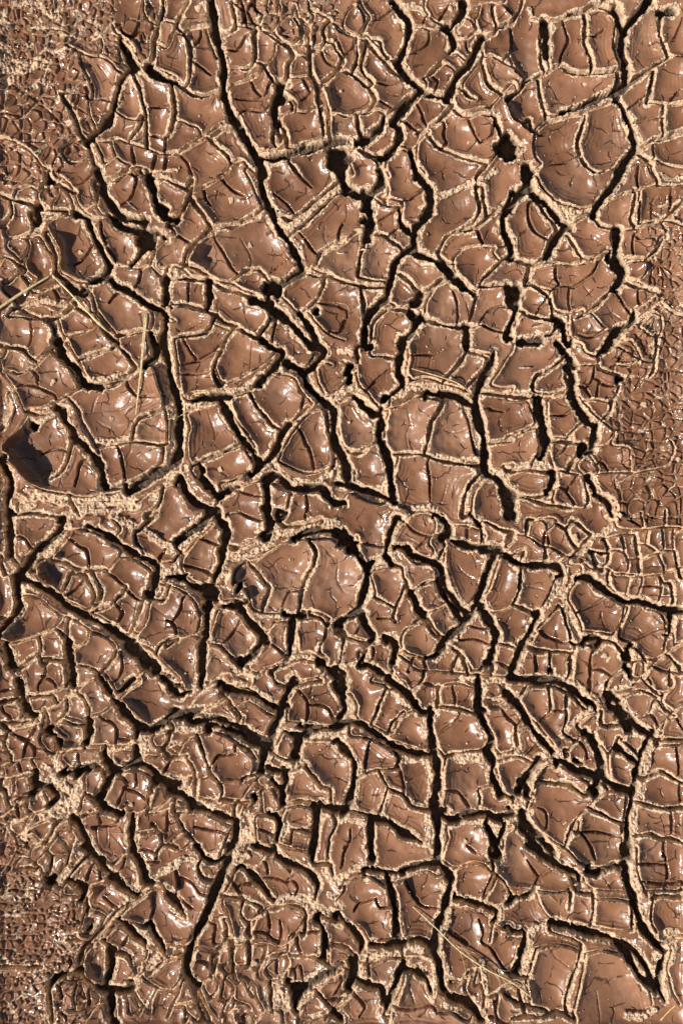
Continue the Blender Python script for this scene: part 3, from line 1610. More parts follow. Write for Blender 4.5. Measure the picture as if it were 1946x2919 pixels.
B 108,92 116,100 120,106 130,100 132,92
A 92,83 98,88 104,94 110,94 118,100
B 88,82 80,88 75,98 74,108 80,116 88,122 92,125 104,125 116,121 126,114 130,106
a 74,90 70,104 72,112 80,121 88,127
A 97,94 99,104 97,114 94,120
B 120,106 122,114 118,118
R 120,118 128,111 134,103 146,94 157,86
A 50,115 60,112 72,109
A 90,128 100,129 112,128 118,124
A 98,130 99,142 101,157
B 101,132 110,130 114,138 116,148
B 103,128 103,140 105,157
B 116,128 122,140 124,148
B 130,118 142,126 157,129
a 118,128 124,138 128,142
B 138,130 134,140 134,148
a 134,112 144,104
B 157,98 146,102 140,106
B 68,122 66,134 68,144
C 80,124 80,140
B 82,128 88,134 84,142 70,145 62,144
B 60,118 74,118 80,124
B 46,122 44,136 46,150
a 44,124 46,140 48,154
C 55,120 56,134
B 78,150 84,144 92,140 96,150
a 0,105 12,106 24,107 36,107
G 45,30 3
a 32,14 38,20 42,26
B 32,14 40,22 48,25 54,20
B 32,13 38,6 42,0
a 42,2 46,8 44,20
B 46,7 58,7
a 62,2 60,14 54,22 50,32
B 60,14 68,18
B 56,14 52,26 48,32 56,36
a 13,20 26,18 32,20
B 12,0 6,14 0,20
B 13,18 18,9 28,10 32,13
a 60,82 72,82 80,86
B 56,70 72,72
@480,2419,5.58
A 14,0 18,5 24,7 29,5
A 31,0 30,8 26,16 23,24 19,34 14,44 11,52 9,60 10,65 14,71
R 2,9 8,6 16,7
R 31,9 27,15 25,22 21,30
C 4,12 5,20 4,26
C 5,15 12,18 16,23 20,24
C 4,24 8,28 12,31
a 15,9 17,15 22,17
A 0,26 4,29 9,36
B 0,49 8,50 12,44
R 4,49 8,51 11,50
B 0,56 8,56 7,64 2,72
B 35,11 31,18 28,24 28,30
A 37,10 42,14 48,20 53,27
R 40,4 34,8
a 27,25 36,26 44,29 47,31
C 30,14 36,22 38,26
C 38,18 42,18
B 41,12 46,8 50,3
B 44,12 50,20 54,26
A 58,6 66,10 73,14 76,20 75,26
R 53,27 60,25 68,25 75,26
C 50,8 51,14
C 48,15 54,15 60,18
C 62,16 66,20 65,24
C 60,6 62,12
B 30,32 32,40 34,46
a 38,28 37,34 41,40 41,46
R 34,47 40,46
a 46,34 52,31 60,29 68,31 70,34
B 44,37 42,44 43,49 50,49 56,51 62,48 66,42 69,37
C 51,34 52,42
C 57,37 58,44 56,50
C 44,43 50,44 54,47
a 41,38 40,44
R 70,28 76,30 82,32
a 70,36 69,44
B 66,42 62,46 61,52 62,54
a 62,54 70,55 77,56
A 76,36 79,42 80,50 79,56
C 66,44 66,48 68,54
C 68,42 77,42
B 79,40 82,50 82,58
C 80,47 89,50
R 84,36 89,40
a 76,34 89,38
a 82,8 84,14
a 74,8 80,8
R 80,12 84,18 88,20
R 82,24 89,30
B 20,38 16,44 13,50 18,51 24,52
a 23,56 28,50 30,42 28,37
C 24,40 23,48
B 14,51 12,60 10,64 14,69 20,67 23,60
C 13,57 20,58 22,62
a 25,52 24,58 22,66
B 27,49 25,57 29,63 33,64
a 29,44 32,50 32,56
B 33,50 33,60 35,68
B 33,50 40,49
a 41,49 41,58
B 34,60 40,60
B 43,50 42,58 46,61 48,56 50,51
B 50,56 54,54 60,56 60,62 55,66 50,62
B 60,54 61,60 60,68
C 64,62 65,68
C 67,60 69,68
B 60,68 68,69 76,67 83,62
a 78,57 83,61
G 66,73 4
A 61,70 66,72 70,72
R 55,70 57,80
R 61,74 62,82
A 71,71 76,67 83,63 89,60
B 72,76 67,80 66,89
A 65,76 65,84
C 75,73 80,78 84,82
B 72,76 78,70 85,66 89,64
R 72,86 80,85 86,80 89,78
B 14,69 18,78 23,86
a 8,66 12,72 14,78 18,88
B 8,66 4,76 0,84
@960,2419,5.58
R 0,16 6,12 12,9 18,8
C 4,0 3,8 2,10
A 17,0 18,6
A 14,11 22,12 30,13 36,11 44,9 52,9
A 51,0 52,8 56,12 58,18 56,26 54,34 52,40 50,48 50,54 52,60 53,68 55,74
B 2,20 6,16 14,14 20,16 24,19
A 25,13 27,20 29,28 30,38 31,46
C 9,32 12,28 20,25
C 20,25 22,30 27,29
B 10,38 14,42 18,48 26,48 33,46
A 0,34 4,38 10,44 13,50
C 4,16 4,22 0,27
C 20,46 30,46
B 28,18 34,16 40,13 46,12 52,14
R 54,16 55,22 52,32
B 28,18 31,26 31,36 33,46
C 36,20 40,26 44,30 51,31
B 33,46 42,45 47,48
A 34,49 42,47 48,51
A 18,50 26,50 33,49
R 36,51 44,52
B 54,6 60,10 68,7 76,8
B 60,24 60,12 66,8 74,8 79,12
C 79,14 76,22 75,27
R 60,25 66,27 74,28 80,30
A 60,26 66,27 72,29 78,31 82,34
a 78,0 80,10
B 76,26 80,18 82,14
a 82,14 86,18 89,24
R 58,32 56,40 53,50 55,58 58,66
B 57,30 64,30 72,32
C 73,37 75,44 74,48 77,50
B 80,38 78,48
C 58,44 66,50
a 58,68 64,68 66,64 72,62
B 72,62 70,70
R 74,58 75,70 76,80
B 80,38 86,42 89,44
B 56,68 56,76
C 65,67 65,72
A 60,77 66,78 70,82 74,88
R 54,80 60,82
a 76,76 82,74 88,70
B 80,78 82,88
R 14,56 24,54 32,54
a 33,52 34,58 34,62 31,70 28,78 24,86
A 10,58 10,64 6,72
C 16,57 17,68
A 12,69 18,71 23,73 24,79
C 9,74 14,82
B 11,60 11,68 8,74 0,82
a 0,50 6,52 12,58
B 0,58 6,56 12,54
B 35,62 33,72 28,82 26,89
A 36,63 42,64 46,68 48,74
B 36,56 42,56 48,58
C 31,82 38,83 48,81
c 37,72 40,80
R 50,60 50,70 49,78
@1446,2419,5.58
A 12,0 18,4 24,8 30,11 36,14 37,18
R 28,6 32,12 36,16
B 0,20 8,21 18,22 28,22 33,20
C 10,6 14,12 16,15
C 26,10 18,14 14,19
B 26,10 32,14 34,20
B 30,0 36,6 42,10 50,9 58,7
A 40,12 46,13 52,10 60,9
C 43,0 45,6
B 38,14 42,20 52,22 62,22
A 60,0 60,8 61,16 64,24 67,34 70,42 76,50
B 66,0 66,8 68,16 71,24
R 64,12 66,20 68,30 72,40
C 68,8 80,9
C 80,0 82,10 82,20
C 69,17 80,19 89,17
B 70,22 80,22 89,22
a 74,25 82,25 89,25
A 0,28 4,26 10,25 13,22
a 32,23 32,32
a 44,23 44,34 43,40
B 15,24 18,32 24,38
a 36,23 44,24
B 47,26 56,26 63,28
a 63,28 64,40
B 63,42 56,42 44,40 34,38
A 22,39 32,41 42,44 52,46 60,49 66,54 70,60 73,66 76,74
a 22,43 32,46 37,49
A 56,49 62,56 68,66 75,72
A 77,70 81,80
A 76,50 80,54 78,62 77,72
R 72,44 76,50 74,56
B 74,27 73,36 76,44
R 78,44 86,42
a 76,50 84,46 89,44
B 84,52 82,62 84,72 88,80
R 86,48 84,58
A 0,40 4,43 9,44 8,52 6,60 4,64
R 14,40 10,50 9,60
B 0,46 8,46
R 22,38 14,42
B 15,51 22,49 30,50 37,53
B 14,52 11,62 9,68 11,76
a 38,52 36,60 33,68 30,78 30,84
c 21,50 25,56 31,61
B 40,54 38,66 35,78 33,84
B 40,54 48,52 56,54 62,58 66,66 72,72 74,80
c 38,75 46,73 56,67 65,64
c 46,74 47,82 47,89
R 62,86 70,86 75,84
a 0,76 8,80 16,82 20,84
a 6,72 8,82
a 2,86 10,85 18,86 26,84 34,88
@480,2569,3.906
B 20,34 28,36 36,37 38,30
B 20,35 17,44 15,52 20,60 28,59 31,52
C 20,43 26,45 30,48
a 32,40 31,52
B 38,31 36,44 38,48 44,44 46,42
a 46,28 47,40 46,54
B 57,32 48,33 48,47 56,47
a 58,32 58,46
B 60,32 60,44 64,49 70,42 71,33 60,32
B 34,49 33,54 38,60
B 39,48 42,53 46,54
B 47,48 47,56 50,60 54,58
B 14,50 20,60 25,70 30,80 36,88
a 12,54 18,64 24,76 30,89
B 11,56 8,66 5,74 10,75 20,72
B 0,84 4,76
B 25,62 30,70 35,66 36,60
B 41,57 39,66 38,70 44,73 48,64 42,57
B 48,66 48,73 57,76 62,84
B 56,60 60,68 62,70
B 62,62 64,70 68,77
B 72,48 78,42 84,41 88,45 84,54 77,58 71,52
C 79,44 79,52
B 65,50 66,56 74,60
a 74,62 75,74
B 30,71 38,72 42,74 40,80 38,88
B 4,78 12,78 12,88
B 12,80 20,88
B 16,74 22,80 26,78
B 48,76 46,82 48,89
B 42,82 50,80
C 55,84 55,89
B 62,88 70,82 82,80 84,89
B 27,82 23,88
R 78,60 84,70 86,80
@820,2569,3.906
B 30,50 40,46 50,43
A 47,45 48,52 46,60
B 46,66 40,70 34,78 28,86
a 20,66 32,79
C 48,68 56,78 52,86
c 44,72 46,82
C 59,44 60,60
a 52,60 62,64 70,66 71,74
A 84,48 80,58 76,68 72,80
R 84,54 80,66 77,80 75,89
B 60,46 72,42 82,42
C 38,52 39,60 36,66 34,70
B 16,68 8,74 8,86 14,88 26,84 34,83
C 28,72 38,71
C 80,78 88,80
A 36,84 40,89
@1160,2569,3.906
C 34,24 44,32
C 62,36 68,46 76,56
B 26,58 30,62 38,60 44,54
B 44,56 42,64 46,72
B 52,48 54,60 56,70 55,80
C 60,83 66,85 72,89
A 33,72 42,76 50,84 54,89
a 74,70 80,75 89,75
B 66,70 64,80
C 0,52 10,53 18,66
B 22,82 34,82 44,88
"""
LINES = []; HOLES_AND_SHADE = []
ox = oy = 0; scl = 3.189
for ln in TRACE.strip().splitlines():
    ln = ln.strip()
    if not ln: continue
    if ln[0] == '@':
        v = [float(q) for q in ln[1:].split(',')]
        ox, oy = v[0], v[1]; scl = v[2] if len(v) > 2 else 3.189
        continue
    k, rest = ln.split(' ', 1)
    if k == 'G':
        p, r = rest.split(' '); x, y = p.split(',')
        HOLES_AND_SHADE.append((ox + float(x) * scl, oy + float(y) * scl, float(r) * scl))  # pits; a pair at lower left is cut to stand for shade in a bowl
    else:
        pts = [tuple(float(q) for q in p.split(',')) for p in rest.split()]
        LINES.append([k, np.array([(ox + x * scl, oy + y * scl) for x, y in pts])])

# join loose ends to the crack they run into
SEG = []; SEGI = []; SEGK = []
for i, (k, p) in enumerate(LINES):
    if k == 'R': continue
    for a, b in zip(p[:-1], p[1:]):
        SEG.append((*a, *b)); SEGI.append(i); SEGK.append(k in 'AaB')
SEG = np.array(SEG); SEGI = np.array(SEGI); SEGK = np.array(SEGK)
def nearest(pt, me, lvl1):
    m = SEGI != me
    if lvl1: m &= SEGK
    s = SEG[m]; a = s[:, :2]; d = s[:, 2:] - a
    t = np.clip(((pt - a) * d).sum(1) / np.maximum((d * d).sum(1), 1e-6), 0, 1)
    q = a + d * t[:, None]; r = np.hypot(*(q - pt).T); j = r.argmin()
    return q[j], r[j]
TAPER = {}
SEGW = np.array([LINES[i][0] in 'Aa' for i in SEGI])
def near_wide(pt, me):
    m = (SEGI != me) & SEGW
    s = SEG[m]; a = s[:, :2]; d = s[:, 2:] - a
    t = np.clip(((pt - a) * d).sum(1) / np.maximum((d * d).sum(1), 1e-6), 0, 1)
    return np.hypot(*(a + d * t[:, None] - pt).T).min()
for i, (k, p) in enumerate(LINES):
    if k in 'Aa':
        TAPER[i] = tuple(near_wide(p[e], i) > 20 and -10 < p[e][0] < W0 + 10 and -10 < p[e][1] < H0 + 10 and not (p[e][0] < 12 or p[e][0] > W0 - 12 or p[e][1] < 12 or p[e][1] > H0 - 12) for e in (0, -1))
for i, L in enumerate(LINES):
    k, p = L
    if k == 'R' or k == 'c': continue
    lvl1 = k in 'AaB'
    if np.hypot(*(p[0] - p[-1])) < 2: continue
    for e in (0, -1):
        q, r = nearest(p[e], i, lvl1)
        if 0.5 < r < (34 if lvl1 else 28):
            L[1] = np.vstack([q, L[1]]) if e == 0 else np.vstack([L[1], q])

# procedural cracks for the band of ground outside the picture
def jitter_sites(x0, y0, x1, y1, c, seed):
    r = np.random.default_rng(seed); nx = int((x1 - x0) / c) + 3; ny = int((y1 - y0) / c) + 3
    return r.random((ny, nx, 2)) * 0.86 + 0.07, x0 - c, y0 - c
def voronoi(x, y, c, seed, x0, y0, x1, y1):
    J, bx, by = jitter_sites(x0, y0, x1, y1, c, seed)
    u = (x - bx) / c; v = (y - by) / c
    iu = np.floor(u).astype(int); iv = np.floor(v).astype(int)
    f1 = np.full(x.shape, 9.0); f2 = np.full(x.shape, 9.0)
    for dy in (-1, 0, 1):
        for dx in (-1, 0, 1):
            cx = np.clip(iu + dx, 0, J.shape[1] - 1); cy = np.clip(iv + dy, 0, J.shape[0] - 1)
            d = np.hypot(cx + J[cy, cx, 0] - u, cy + J[cy, cx, 1] - v)
            n = d < f1
            f2 = np.where(n, f1, np.minimum(f2, d)); f1 = np.where(n, d, f1)
    return (f2 - f1) * c * 0.5

# fine-grained crust: polygon, cell size, dryness
ZONES = [
 ([(-60,-60),(330,-60),(330,95),(230,120),(150,180),(0,235),(-60,240)], 24, 0.42),
 ([(-60,235),(150,180),(235,130),(250,260),(300,330),(260,420),(180,480),(130,545),(-60,500)], 34, 0.1),
 ([(250,120),(330,90),(440,-20),(450,60),(400,190),(330,200)], 36, 0.25),
 ([(665,-60),(980,-60),(960,90),(860,100),(680,80)], 32, 0.3),
 ([(1850,560),(2000,560),(2000,1330),(1790,1330),(1740,1240),(1720,1150),(1790,1080),(1750,1010),(1800,900),(1850,800)], 29, 0.12),
 ([(1740,1340),(2000,1330),(2000,1490),(1760,1490)], 40, 0.1),
 ([(-60,2560),(60,2520),(140,2590),(215,2640),(220,2740),(140,2760),(-60,2750)], 19, 0.16),
 ([(-60,2760),(130,2765),(150,2830),(120,2980),(-60,2980)], 22, 0.12),
 ([(-60,2440),(110,2490),(220,2590),(225,2640),(140,2590),(60,2520),(-60,2560)], 24, 0.2),
 ([(130,2765),(225,2740),(260,2980),(120,2980),(150,2830)], 30, 0.15),
 ([(-60,2310),(70,2330),(90,2440),(-60,2440)], 34, 0.1),
]
def poly_sd(x, y, P):
    """signed distance, positive inside"""
    P = np.array(P, float); d = np.full(x.shape, 1e9); ins = np.zeros(x.shape, bool)
    for a, b in zip(P, np.roll(P, -1, 0)):
        e = b - a; t = np.clip(((x - a[0]) * e[0] + (y - a[1]) * e[1]) / (e @ e), 0, 1)
        d = np.minimum(d, np.hypot(x - a[0] - e[0] * t, y - a[1] - e[1] * t))
        if a[1] != b[1]:
            c = ((a[1] > y) != (b[1] > y)) & (x < (b[0] - a[0]) * (y - a[1]) / (b[1] - a[1]) + a[0]); ins ^= c
    return np.where(ins, d, -d)

HW = {'A': 7.4, 'a': 3.0, 'B': 1.3, 'C': 3.1, 'c': 1.1, 'R': 6.5}
REACH = {'A': 70, 'a': 66, 'B': 62, 'C': 26, 'c': 12, 'R': 30}
def smooth_line(p):
    if len(p) < 3: return p
    q = np.vstack([2 * p[0] - p[1], p, 2 * p[-1] - p[-2]]); out = []
    for i in range(1, len(q) - 2):
        a, b, c, d = q[i - 1], q[i], q[i + 1], q[i + 2]
        for t in (0, .25, .5, .75):
            out.append(.5 * (2 * b + (c - a) * t + (2 * a - 5 * b + 4 * c - d) * t * t + (3 * b - a - 3 * c + d) * t ** 3))
    out.append(p[-1]); return np.array(out)

def fields(gx, gy, st):
    """signed distances to every class of crack on a regular grid"""
    X, Y = np.meshgrid(gx, gy); F = {k: np.full(X.shape, 80.0, np.float32) for k in HW}
    # the plan is bent a little so that no crack runs straight
    wX = X + N[0](X, Y, 34) * 1.8 + N[1](X, Y, 13) * 0.8 + N[2](X, Y, 6) * 0.35
    wY = Y + N[3](X, Y, 34) * 1.8 + N[4](X, Y, 13) * 0.8 + N[5](X, Y, 6) * 0.35
    r = random.Random(3)
    for li, (k, p) in enumerate(LINES):
        f = F[k]; P = smooth_line(p); base = HW[k] * r.uniform(0.82, 1.15); R = REACH[k]; n = len(P)
        ph = r.uniform(0, 9); cum = np.concatenate([[0], np.cumsum(np.hypot(*np.diff(P, axis=0).T))])
        for i in range(n - 1):
            a, b = P[i], P[i + 1]; e = b - a; L2 = float(e @ e)
            if L2 < 1e-4: continue
            i0 = int((min(a[0], b[0]) - R - gx[0]) / st); i1 = int((max(a[0], b[0]) + R - gx[0]) / st) + 1
            j0 = int((min(a[1], b[1]) - R - gy[0]) / st); j1 = int((max(a[1], b[1]) + R - gy[0]) / st) + 1
            i0 = max(i0, 0); j0 = max(j0, 0)
            if i1 <= i0 or j1 <= j0 or i0 >= len(gx) or j0 >= len(gy): continue
            x = wX[j0:j1, i0:i1]; y = wY[j0:j1, i0:i1]
            t = np.clip(((x - a[0]) * e[0] + (y - a[1]) * e[1]) / L2, 0, 1)
            u = (i + t) / (n - 1)
            hw = base * (0.9 + 0.22 * math.sin(ph + i * 0.9))
            if k in 'Aa':
                t0, t1 = TAPER[li]; L0 = cum[i] + t * math.sqrt(L2)
                if t0: hw = hw * np.clip(0.12 + L0 / (base * 7), 0, 1)
                if t1: hw = hw * np.clip(0.12 + (cum[-1] - L0) / (base * 7), 0, 1)
            if k in 'Cc': hw = hw * (0.55 + 0.6 * np.sin(np.pi * np.clip(u, 0.04, 0.96)))
            s = np.hypot(x - a[0] - e[0] * t, y - a[1] - e[1] * t) - hw
            np.minimum(f[j0:j1, i0:i1], s, out=f[j0:j1, i0:i1])
    G = np.full(X.shape, 80.0, np.float32)
    for x, y, rr in HOLES_AND_SHADE:
        s = np.hypot((wX - x) + N[6](X, Y, 18) * 4, wY - y) - rr if False else None
        i0 = max(int((x - 120 - gx[0]) / st), 0); i1 = int((x + 120 - gx[0]) / st); j0 = max(int((y - 120 - gy[0]) / st), 0); j1 = int((y + 120 - gy[0]) / st)
        if i1 <= i0 or j1 <= j0: continue
        xs = X[j0:j1, i0:i1]; ys = Y[j0:j1, i0:i1]
        s = np.hypot(xs - x + N[6](xs, ys, 26) * 11, ys - y + N[7](xs, ys, 26) * 11) - rr * 0.85
        np.minimum(G[j0:j1, i0:i1], s, out=G[j0:j1, i0:i1])
    # fine crust
    fine = np.full(X.shape, 80.0, np.float32); dryz = np.zeros(X.shape, np.float32); cell = np.zeros(X.shape, np.float32)
    for zi, (poly, c, dr) in enumerate(ZONES):
        P = np.array(poly); i0 = np.searchsorted(gx, P[:, 0].min() - 20); i1 = np.searchsorted(gx, P[:, 0].max() + 20)
        j0 = np.searchsorted(gy, P[:, 1].min() - 20); j1 = np.searchsorted(gy, P[:, 1].max() + 20)
        if i1 <= i0 or j1 <= j0: continue
        xs = X[j0:j1, i0:i1]; ys = Y[j0:j1, i0:i1]
        sd = poly_sd(xs + N[6](xs, ys, 40) * 14, ys + N[7](xs, ys, 40) * 14, poly)
        q = c * 0.24
        vx = xs + N[8](xs, ys, c * 1.1) * q; vy = ys + N[9](xs, ys, c * 1.1) * q
        # stretch the cells into short rows
        v = voronoi(vx, vy, c, 50 + zi, P[:, 0].min() - 60, P[:, 1].min() - 60, P[:, 0].max() + 60, P[:, 1].max() + 60)
        v2 = voronoi(vx + 31, vy, c * 2.7, 80 + zi, P[:, 0].min() - 90, P[:, 1].min() - 60, P[:, 0].max() + 120, P[:, 1].max() + 60)
        v3 = voronoi(vx + 7, vy + 3, c * 0.6, 90 + zi, P[:, 0].min() - 90, P[:, 1].min() - 60, P[:, 0].max() + 120, P[:, 1].max() + 60)
        v4 = voronoi(vx + 17, vy + 9, c * 1.55, 70 + zi, P[:, 0].min() - 90, P[:, 1].min() - 60, P[:, 0].max() + 120, P[:, 1].max() + 60)
        pick = N[11](xs, ys, c * 3.0)
        v = np.where(pick > 0.75, np.minimum(v, v3 + 0.6), v)
        v = np.minimum(v - 1.0 - 0.7 * N[10](xs, ys, 30), v2 - 2.2)
        m = sd > 0
        sub = fine[j0:j1, i0:i1]; sub[m] = np.minimum(sub[m], v[m])
        dz = dryz[j0:j1, i0:i1]; np.maximum(dz, dr * sm(sd / 25 + .3), out=dz)
        cz = cell[j0:j1, i0:i1]; cz[m] = c
    # outside the traced frame
    out = np.maximum(np.maximum(-X - 8, X - W0 - 8), np.maximum(-Y - 8, Y - H0 - 8))
    if out.max() > 0:
        m = out > 0
        xs, ys = X[m], Y[m]
        b0, b1, b2, b3 = gx[0] - 300, gy[0] - 300, gx[-1] + 300, gy[-1] + 300
        v = voronoi(xs + N[8](xs, ys, 60) * 18, ys + N[9](xs, ys, 60) * 18, 120, 31, b0, b1, b2, b3)
        v2 = voronoi(xs + N[9](xs, ys, 40) * 10, ys + N[8](xs, ys, 40) * 10, 48, 32, b0, b1, b2, b3)
        F['a'][m] = np.minimum(F['a'][m], v - 5); F['C'][m] = np.minimum(F['C'][m], v2 - 2.2)
        F['B'] = np.minimum(F['B'], np.abs(out - 6) - 2.0)
    return X, Y, F, G, fine, dryz, cell

def ragged(X, Y, F, G, fine):
    n3 = N[10](X, Y, 3.6); n6 = N[11](X, Y, 7.5); n14 = N[12](X, Y, 15)
    n40 = N[9](X, Y, 43)
    sA = F['A'] + n3 * 0.6 + n6 * 1.9 + n14 * 2.2 + n40 * 3.2
    sa = F['a'] + n3 * 0.5 + n6 * 1.2 + n14 * 1.1 + n40 * 1.8
    sB = F['B'] + n3 * 0.6 + n6 * 0.9 + n14 * 0.5
    sC = F['C'] + n3 * 0.3 + n6 * 0.5
    sc_ = F['c'] + n6 * 0.4
    sR = F['R'] + n6 * 2.5 + n14 * 3
    sG = G + n3 * 1.5 + n6 * 3
    sF = fine + n3 * 0.35
    return sA, sa, sB, sC, sc_, sR, sG, sF

# ------------------------------------------------------------------ connected pieces
def components(S):
    h, w = S.shape; lab = np.zeros((h, w), np.int32); par = [0]
    def find(a):
        while par[a] != a: par[a] = par[par[a]]; a = par[a]
        return a
    prev = []
    for y in range(h):
        d = np.flatnonzero(np.diff(np.concatenate(([0], S[y].view(np.int8), [0])))); cur = []
        j = 0
        for a, b in zip(d[::2].tolist(), d[1::2].tolist()):
            l = 0
            while j < len(prev) and prev[j][1] <= a: j += 1
            q = j
            while q < len(prev) and prev[q][0] < b:
                m = find(prev[q][2])
                if l == 0: l = m
                elif m != l:
                    if m < l: par[l] = m; l = m
                    else: par[m] = l
                q += 1
            if l == 0: l = len(par); par.append(l)
            cur.append((a, b, l)); lab[y, a:b] = l
        prev = cur
    root = np.array([find(i) for i in range(len(par))]); u, inv = np.unique(root, return_inverse=True)
    return inv.astype(np.int32)[lab]
def dilate(lab, n, allow=None):
    lab = lab.copy()
    for _ in range(n):
        z = lab == 0
        if allow is not None: z &= allow
        g = np.zeros_like(lab)
        for dy, dx in ((0, 1), (0, -1), (1, 0), (-1, 0)):
            s = np.roll(lab, (dy, dx), (0, 1)); g = np.where(g == 0, s, g)
        lab = np.where(z, g, lab)
    return lab
def membrane(solid, lab, px, its):
    """a soap film pinned at the cracks: a smooth bowl for a plate of any outline"""
    h, w = solid.shape; h2, w2 = h // 2, w // 2
    s = solid[:h2 * 2, :w2 * 2].reshape(h2, 2, w2, 2).all((1, 3)).astype(np.float32)
    u = np.zeros((h2, w2), np.float32); f = (px * 2) ** 2
    d = None
    for k in range(its):
        g = np.zeros_like(u)
        g[1:] += u[:-1]; g[:-1] += u[1:]; g[:, 1:] += u[:, :-1]; g[:, :-1] += u[:, 1:]
        g = (g + f) * 0.25 * s
        u = u + 1.0 * (g - u)
    U = np.zeros((h, w), np.float32)
    # bilinear upsampling
    yy = np.clip((np.arange(h) - .5) / 2, 0, h2 - 1.001); xx = np.clip((np.arange(w) - .5) / 2, 0, w2 - 1.001)
    y0 = yy.astype(int); x0 = xx.astype(int); fy = (yy - y0)[:, None]; fx = (xx - x0)[None]
    U = (u[y0][:, x0] * (1 - fy) * (1 - fx) + u[y0][:, x0 + 1] * (1 - fy) * fx + u[y0 + 1][:, x0] * fy * (1 - fx) + u[y0 + 1][:, x0 + 1] * fy * fx)
    mx = np.zeros(lab.max() + 1, np.float32); np.maximum.at(mx, lab.ravel(), U.ravel()); mx[0] = 1e9
    return U / np.sqrt(np.maximum(mx, 30))[lab], np.sqrt(np.maximum(mx, 0.01))[lab]
def blur(a, n):
    for _ in range(n):
        b = np.pad(a, 1, mode='edge'); a = (b[:-2, 1:-1] + b[2:, 1:-1] + b[1:-1, :-2] + b[1:-1, 2:] + 4 * b[1:-1, 1:-1]) / 8
    return a

